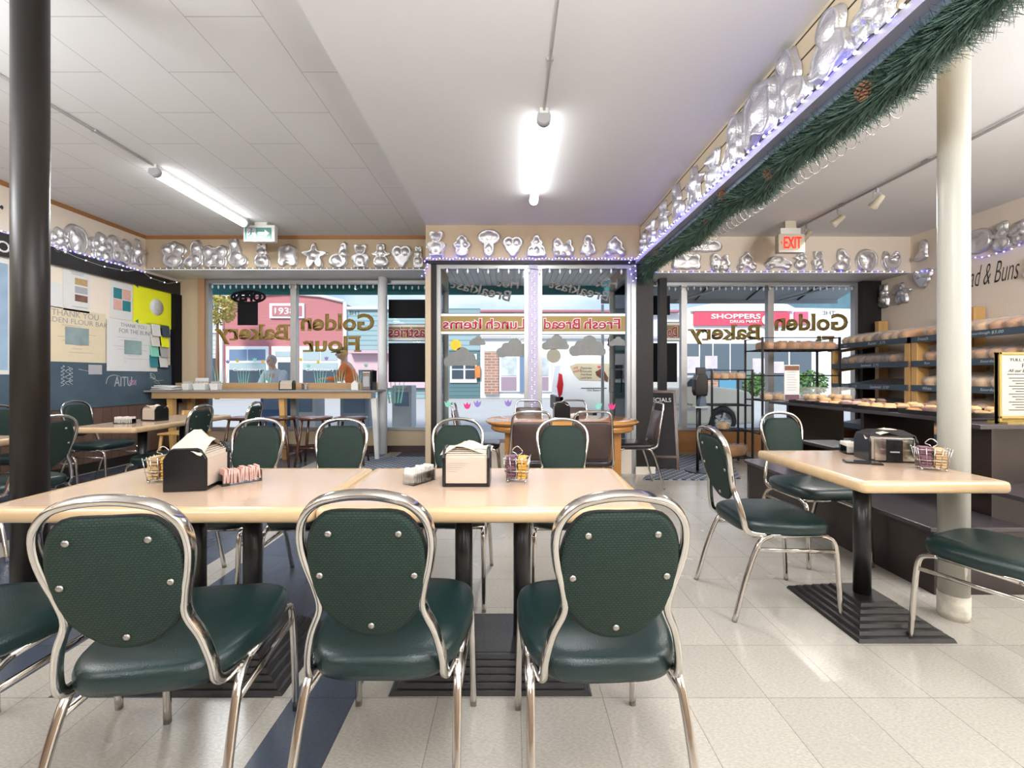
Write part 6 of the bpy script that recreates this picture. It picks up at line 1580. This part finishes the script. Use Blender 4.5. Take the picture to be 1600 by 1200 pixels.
text_mesh('print', 'TULL CIRCLE FARM', .27, .018, (.17, -.0145, .385), (1, 0, 0), (0, 0, 1), 'ink', parent=sh, th=.0005)
text_mesh('print', 'FLOUR', .12, .024, (.17, -.0145, .350), (1, 0, 0), (0, 0, 1), 'ink', parent=sh, th=.0005)
text_mesh('print', 'All our Breads, Pies, Buns', .29, .022, (.17, -.0145, .318), (1, 0, 0), (0, 0, 1), 'ink', parent=sh, th=.0005, shear=.3)
b = MB(); b.bb(.02, .33, -.0145, -.014, .295, .299)
for i in range(13): b.bb(.03 + .02 * (i % 3), .31 - .02 * (i % 2), -.0145, -.014, .272 - i * .016, .276 - i * .016)
b.build('print_lines', 'ink', sh)
MB().bb(-.03, .37, -.06, .05, 0, .012).build('foot', 'gold_band', t)
# trays and pastries on the display table
def wire_tray(x, y, w, d, label, z=.915):
    t = thing('pastry_tray', label, 'tray', (x, y, z), 0, 'black pastry trays')
    b = MB(); b.bb(-w / 2, w / 2, -d / 2, d / 2, 0, .006)
    for s in (-1, 1): b.bb(-w / 2, w / 2, s * d / 2 - .004, s * d / 2 + .004, 0, .03); b.bb(s * w / 2 - .004, s * w / 2 + .004, -d / 2, d / 2, 0, .03)
    b.build('tray', 'screenblack', t)
    return t
trs = [(3.12, 4.30, .40, .30), (3.58, 4.30, .30, .34), (3.14, 3.90, .44, .36), (3.14, 3.45, .44, .36), (3.14, 3.0, .44, .38), (3.55, 3.6, .30, .5), (3.55, 3.05, .30, .4)]
tl = ['far left', 'far right', 'second left', 'third left', 'nearest left', 'middle right', 'nearest right']
pcols = ['crust', 'crust3', 'packet_p', 'crust2', 'crust', 'crust3', 'crust2']
pm = {}
for mm in ('crust', 'crust3', 'packet_p', 'crust2'):
    pm[mm] = MB().pillow(hull(.045, .045, 0, 0, 2), [(0, 0), (.9, 0), (1, .012), (.96, .026), (.6, .036), (.2, .032), (0, .026)], 14).mesh('pastry', mm)
for i, (x, y, w, d) in enumerate(trs):
    wire_tray(x, y, w, d, 'black pastry tray, %s on the dark display table' % tl[i])
    nx, ny = int(w / .105), int(d / .105)
    for a in range(nx):
        for b_ in range(ny):
            o = bpy.data.objects.new('pastry', pm[rr.choice([pcols[i], pcols[i], 'crust2', 'crust3'])]); col.objects.link(o)
            o.location = (x - w / 2 + (a + .5) * w / nx, y - d / 2 + (b_ + .5) * d / ny, .9215); o.rotation_euler.z = rr.random() * 3; o.scale.z = rr.uniform(.8, 1.4)
            tag(o, 'small glazed pastry in the %s tray of the display table' % tl[i], 'pastry', 'pastries in the %s tray' % tl[i])
# menu card in a clear stand
t = thing('menu_card', 'tall menu card with brown heading at the far end of the display table', 'menu', (3.06, 4.62, .915))
MB().box((0, 0, .20), (.165, .006, .40)).build('card', 'paper', t); MB().box((0, -.004, .365), (.155, .004, .05)).build('brown_heading', 'cone', t)
MB().box((0, -.004, .045), (.155, .004, .06)).build('plum_footer', 'speckle', t); MB().box((0, .0, .006), (.17, .09, .012)).build('clear_foot', 'acrylic', t)
b = MB()
for i in range(8): b.bb(-.055, .05 - .01 * (i % 3), -.0045, -.0035, .32 - i * .028, .324 - i * .028)
b.build('print_lines', 'greyink', t)
for i, (x, y, lb) in enumerate(((3.34, 4.66, 'clear tub of buns beside the menu card, left one'), (3.60, 4.64, 'clear tub of buns beside the menu card, right one'))):
    t = thing('bun_tub', lb, 'food container', (x, y, .915), 0, 'clear tubs of buns')
    MB().pillow(hull(.12, .10, 0, 0, 5), [(.88, 0), (1, .08), (1.02, .085), (.96, .15), (0, .16)], 28).build('clear_tub', 'bag', t)
    for k in range(4): MB().ball((-.05 + .1 * (k % 2), -.04 + .08 * (k // 2), .045), (.045, .038, .035), 12, 8).build('bun', 'crust2', t)

def wire_rack(label, x0, x1, y0, y1, ztop, levels, r=.011):
    t = thing('wire_rack', label, 'rack', (0, 0, 0), 0, 'black wire racks by the window')
    for x in (x0, x1):
        for y in (y0, y1): MB().bb(x - r, x + r, y - r, y + r, 0, ztop).build('post', 'black', t)
    for z in levels:
        b = MB(); b.tube([(x0, y0, z), (x1, y0, z), (x1, y1, z), (x0, y1, z)], .008, 6, closed=True)
        n = 12
        for i in range(1, n): b.tube([(x0 + (x1 - x0) * i / n, y0, z), (x0 + (x1 - x0) * i / n, y1, z)], .0035, 4)
        for i in (1, 2): b.tube([(x0, y0 + (y1 - y0) * i / 3, z), (x1, y0 + (y1 - y0) * i / 3, z)], .005, 4)
        b.build('shelf', 'black', t)
    b = MB()
    for z in (ztop - .01,): b.tube([(x0, y0, z), (x1, y0, z)], .006, 5); b.tube([(x0, y0, z), (x0, y1, z)], .006, 5); b.tube([(x1, y0, z), (x1, y1, z)], .006, 5)
    b.build('top_rail', 'black', t)
    return t
wire_rack('small black wire rack in front of the right window, buns on its top shelf', 2.66, 3.20, 5.62, 5.98, 1.28, [1.15, .80, .46, .10])
wire_rack('taller black wire rack behind the display table with baked loaves on top', 3.38, 4.42, 5.70, 6.12, 1.72, [1.55, 1.20, .86, .40])
for i in range(4): bread(RB[i % 2], (2.78 + i * .115, 5.78, 1.156), R(20 * i), 0, 'round bun in clear bag on the small wire rack, %s from the left' % ORD[i], 'round buns on the small wire rack', .78, 'bagged_bun', 'bread')
for i in range(6): bread(LM[0], (3.50 + i * .16, 5.86, 1.556), R(8 * i), 0, 'golden bagged loaf on top of the taller wire rack, %s from the left' % ORD[i], 'loaves on the taller wire rack', .92)
for i in range(3): bread(RB[1], (3.5 + i * .18, 5.82, .868), R(30 * i), 0, 'bagged bun on the third shelf of the taller wire rack, %s from the left' % ORD[i], 'buns on the third shelf of the taller rack', .9, 'bagged_bun')
for i in range(2): bread(RB[0], (4.0 + i * .2, 5.82, .408), R(40 * i), 0, 'bagged bun on the lowest shelf of the taller wire rack, %s from the left' % ORD[i], 'buns on the lowest shelf of the taller rack', .9, 'bagged_bun')
bread(RB[0], (2.82, 5.80, .108), R(20), 0, 'bag of dark rolls at the bottom left of the small wire rack', 'bags at the bottom of the small rack', 1.2, 'bagged_bun')
bread(LM[0], (3.05, 5.78, .108), R(-60), 0, 'large bag of golden buns at the bottom right of the small wire rack', 'bags at the bottom of the small rack', 1.15, 'bagged_bun')
bread(RB[1], (2.90, 5.80, .468), R(-60), 0, 'single pale bag on the low middle shelf of the small wire rack', 'bags at the bottom of the small rack', .9, 'bagged_bun')
# hand sanitizer stand
t = thing('sanitizer_stand', 'black hand sanitizer dispenser on a floor stand near the right window', 'dispenser', (2.31, 5.26, 0))
MB().cyl((0, 0, .02), (0, 0, 1.1), .017, n=12).build('pole', 'black', t); MB().cyl((0, 0, 0), (0, 0, .02), .16, .14, n=24).build('base', 'black', t)
MB().bb(-.02, .09, -.03, .02, .98, 1.30).build('back_plate', 'black', t, bevel=.006)
MB().prism([(-.03, 0), (.10, .0), (.11, .06), (.11, .22), (.09, .27), (-.02, .27), (-.05, .20), (-.05, .05)], (-.03, -.01, .95), (1, 0, 0), (0, 0, 1), .11).build('dispenser_body', 'screenblack', t, bevel=.012)
MB().prism([(0, 0), (.09, 0), (.075, .12), (.02, .12)], (-.02, -.02, .83), (1, 0, 0), (0, 0, 1), .08).build('drip_cup', mat('smoke_plastic', (.10, .13, .17), .2), t)
MB().bb(-.07, .09, -.10, .02, .80, .82).build('drip_tray', 'plastic_g', t, bevel=.004)
# specials sandwich board
t = thing('sandwich_board', 'dark SPECIALS sandwich board beside the entry bay post', 'sign', (1.93, 5.6, 0), R(-8))
for s in (-1, 1):
    b = MB(); b.box((0, s * .12, .50), (.40, .02, .98), rx=s * .20)
    p = b.build('board', mat('specials_board_%d' % s, (.022, .018, .020), .6, var=.5, vscale=8, spec=.2), t)
    f = MB()
    for q in (-.205, .205): f.box((q, s * .12, .50), (.035, .035, 1.02), rx=s * .20)
    f.box((0, s * .022, .985), (.44, .035, .035), rx=s * .2); f.box((0, s * .19, .16), (.40, .03, .03), rx=s * .2)
    f.build('wooden_frame', 'walnut', t)
    if s < 0: text_mesh('board_lettering', 'SPECIALS', .32, .055, (0, -.058, .88), (1, 0, 0), (0, .2, .98), 'white_let', parent=p, th=.001, off=.01)

# ================================================================ PEOPLE OUTSIDE
def skin_part(name, m, verts, edges, radii, parent, root=0, sub=2):
    me = bpy.data.meshes.new(name); me.from_pydata([Vector(v) for v in verts], edges, []); me.update(); me.materials.append(M[m] if isinstance(m, str) else m)
    o = bpy.data.objects.new(name, me); col.objects.link(o); o.parent = parent
    sk = o.modifiers.new('skin', 'SKIN'); sk.use_smooth_shade = True
    for i, d_ in enumerate(me.skin_vertices[0].data):
        d_.radius = radii[i] if hasattr(radii[i], '__len__') else (radii[i], radii[i]); d_.use_root = (i == root)
    s = o.modifiers.new('sub', 'SUBSURF'); s.levels = sub; s.render_levels = sub
    return o
M['skin'] = mat('skin', (.58, .36, .27), .5)
def person(label, loc, rz, jacket, trousers, hair, cap=None, bend=.25, height=1.0):
    t = thing('person', label, 'person', loc, rz)
    B = bend; hipz = .92
    def up(z, y=0, x=0):      # lean the trunk forward over the hips
        d_ = z - hipz; return (x, math.sin(B) * d_ + y * math.cos(B), hipz + math.cos(B) * d_ - y * math.sin(B))
    hd = up(1.50)
    # body: one continuous figure
    V = [(0, 0, hipz), up(1.12), up(1.32), up(1.44), up(1.50), (hd[0], hd[1] + .03, hd[2] + .08), (hd[0], hd[1] + .04, hd[2] + .17)]
    E = [(0, 1), (1, 2), (2, 3), (3, 4), (4, 5), (5, 6)]; Rr = [(.15, .11), (.14, .10), (.16, .10), (.07, .06), (.05, .05), (.075, .085), (.065, .075)]
    for s in (-1, 1):
        b = len(V)
        V += [(s * .10, .0, .86), (s * .11, .03, .48), (s * .11, -.01, .09), (s * .12, .12, .04)]; E += [(0, b), (b, b + 1), (b + 1, b + 2), (b + 2, b + 3)]; Rr += [.095, .062, .045, .04]
        b = len(V); sh = up(1.38, 0, s * .19)
        el = (s * .24, sh[1] + .12, sh[2] - .26); wr = (s * .16, el[1] + .20, el[2] + .02); pa = (s * .14, wr[1] + .07, wr[2] + .0)
        V += [sh, el, wr, pa]; E += [(2, b), (b, b + 1), (b + 1, b + 2), (b + 2, b + 3)]; Rr += [.058, .042, .028, (.035, .016)]
        for k in range(4):
            q = len(V); V += [(pa[0] + (k - 1.5) * .02, pa[1] + .045, pa[2]), (pa[0] + (k - 1.5) * .021, pa[1] + .075 - .006 * abs(k - 1.5), pa[2] - .02)]; E += [(b + 3, q), (q, q + 1)]; Rr += [.009, .008]
        q = len(V); V += [(pa[0] - s * .045, pa[1] + .0, pa[2] + .01), (pa[0] - s * .055, pa[1] + .035, pa[2])]; E += [(b + 3, q), (q, q + 1)]; Rr += [.011, .009]
    body = skin_part('body', 'skin', V, E, Rr, t)
    f = MB(); hx, hy, hz = hd[0], hd[1] + .035, hd[2] + .115
    f.ball((hx, hy + .012, hz), (.072, .09, .108), 18, 12); f.tube([(hx, hy + .095, hz + .02), (hx, hy + .118, hz - .018), (hx, hy + .098, hz - .024)], .011, 8, radii=[.007, .014, .010])
    for s in (-1, 1): f.ball((hx + s * .074, hy, hz - .005), (.012, .022, .032), 8, 6)
    f.build('head', 'skin', body)
    e = MB()
    for s in (-1, 1): e.ball((hx + s * .03, hy + .093, hz + .018), (.011, .007, .007), 8, 6)
    e.build('eyes', 'ink', body); MB().ball((hx, hy + .093, hz - .052), (.024, .008, .006), 8, 5).build('mouth', 'packet_p', body)
    h = MB(); h.ball((hx, hy - .012, hz + .025), (.086, .098, .108), 18, 12)
    h.build('hair', hair, t)
    if cap:
        c = MB(); c.ball((hx, hy + .004, hz + .055), (.094, .108, .085), 18, 12); c.prism([(.09 * math.cos(R(a)), .09 + .11 * math.sin(R(a))) for a in range(0, 181, 20)], (hx, hy, hz + .05), (1, 0, 0), (0, 1, -.12), .010)
        c.build('cap', cap, t)
    V2 = [up(.90), up(1.12), up(1.34), up(1.43)]; E2 = [(0, 1), (1, 2), (2, 3)]; R2 = [(.185, .145), (.18, .14), (.195, .135), (.085, .08)]
    for s in (-1, 1):
        b = len(V2); sh = up(1.38, 0, s * .19); el = (s * .24, sh[1] + .12, sh[2] - .26); wr = (s * .165, el[1] + .185, el[2] + .02)
        V2 += [sh, el, wr]; E2 += [(2, b), (b, b + 1), (b + 1, b + 2)]; R2 += [.078, .060, .046]
    skin_part('jacket', jacket, V2, E2, R2, t)
    V3 = [(0, 0, .95)]; E3 = []; R3 = [(.165, .13)]
    for s in (-1, 1):
        b = len(V3); V3 += [(s * .10, .0, .84), (s * .11, .03, .48), (s * .11, -.01, .10)]; E3 += [(0, b), (b, b + 1), (b + 1, b + 2)]; R3 += [.115, .085, .07]
    skin_part('trousers', trousers, V3, E3, R3, t)
    for s in (-1, 1): MB().pillow(lambda a: (hull(.05, .14, 0, 0, 2.5)(a)[0] + s * .115, hull(.05, .14, 0, 0, 2.5)(a)[1] + .05), [(0, .0), (1, .0), (1, .045), (.8, .08), (0, .09)], 20).build('shoe', 'ink', t)
    t.scale = (height,) * 3
    return t
person('person in orange hooded jacket and dark cap standing outside the left window', (at(556, 0, 8.6).x, 8.6, -.03), R(100), mat('orange_jacket', (.80, .20, .04), .7, var=.25, vscale=6), mat('dark_trousers', (.05, .06, .08), .8), 'crust2', mat('dark_cap', (.10, .06, .07), .7), .38, 1.06)
person('person with grey hair and pale grey jacket outside the left window', (at(440, 0, 8.5).x, 8.5, -.03), R(170), mat('pale_grey_jacket', (.46, .50, .55), .6, var=.2, vscale=6), mat('grey_trousers', (.12, .13, .15), .8), mat('grey_hair', (.35, .33, .33), .8, var=.3, vscale=30), None, .45, .97)
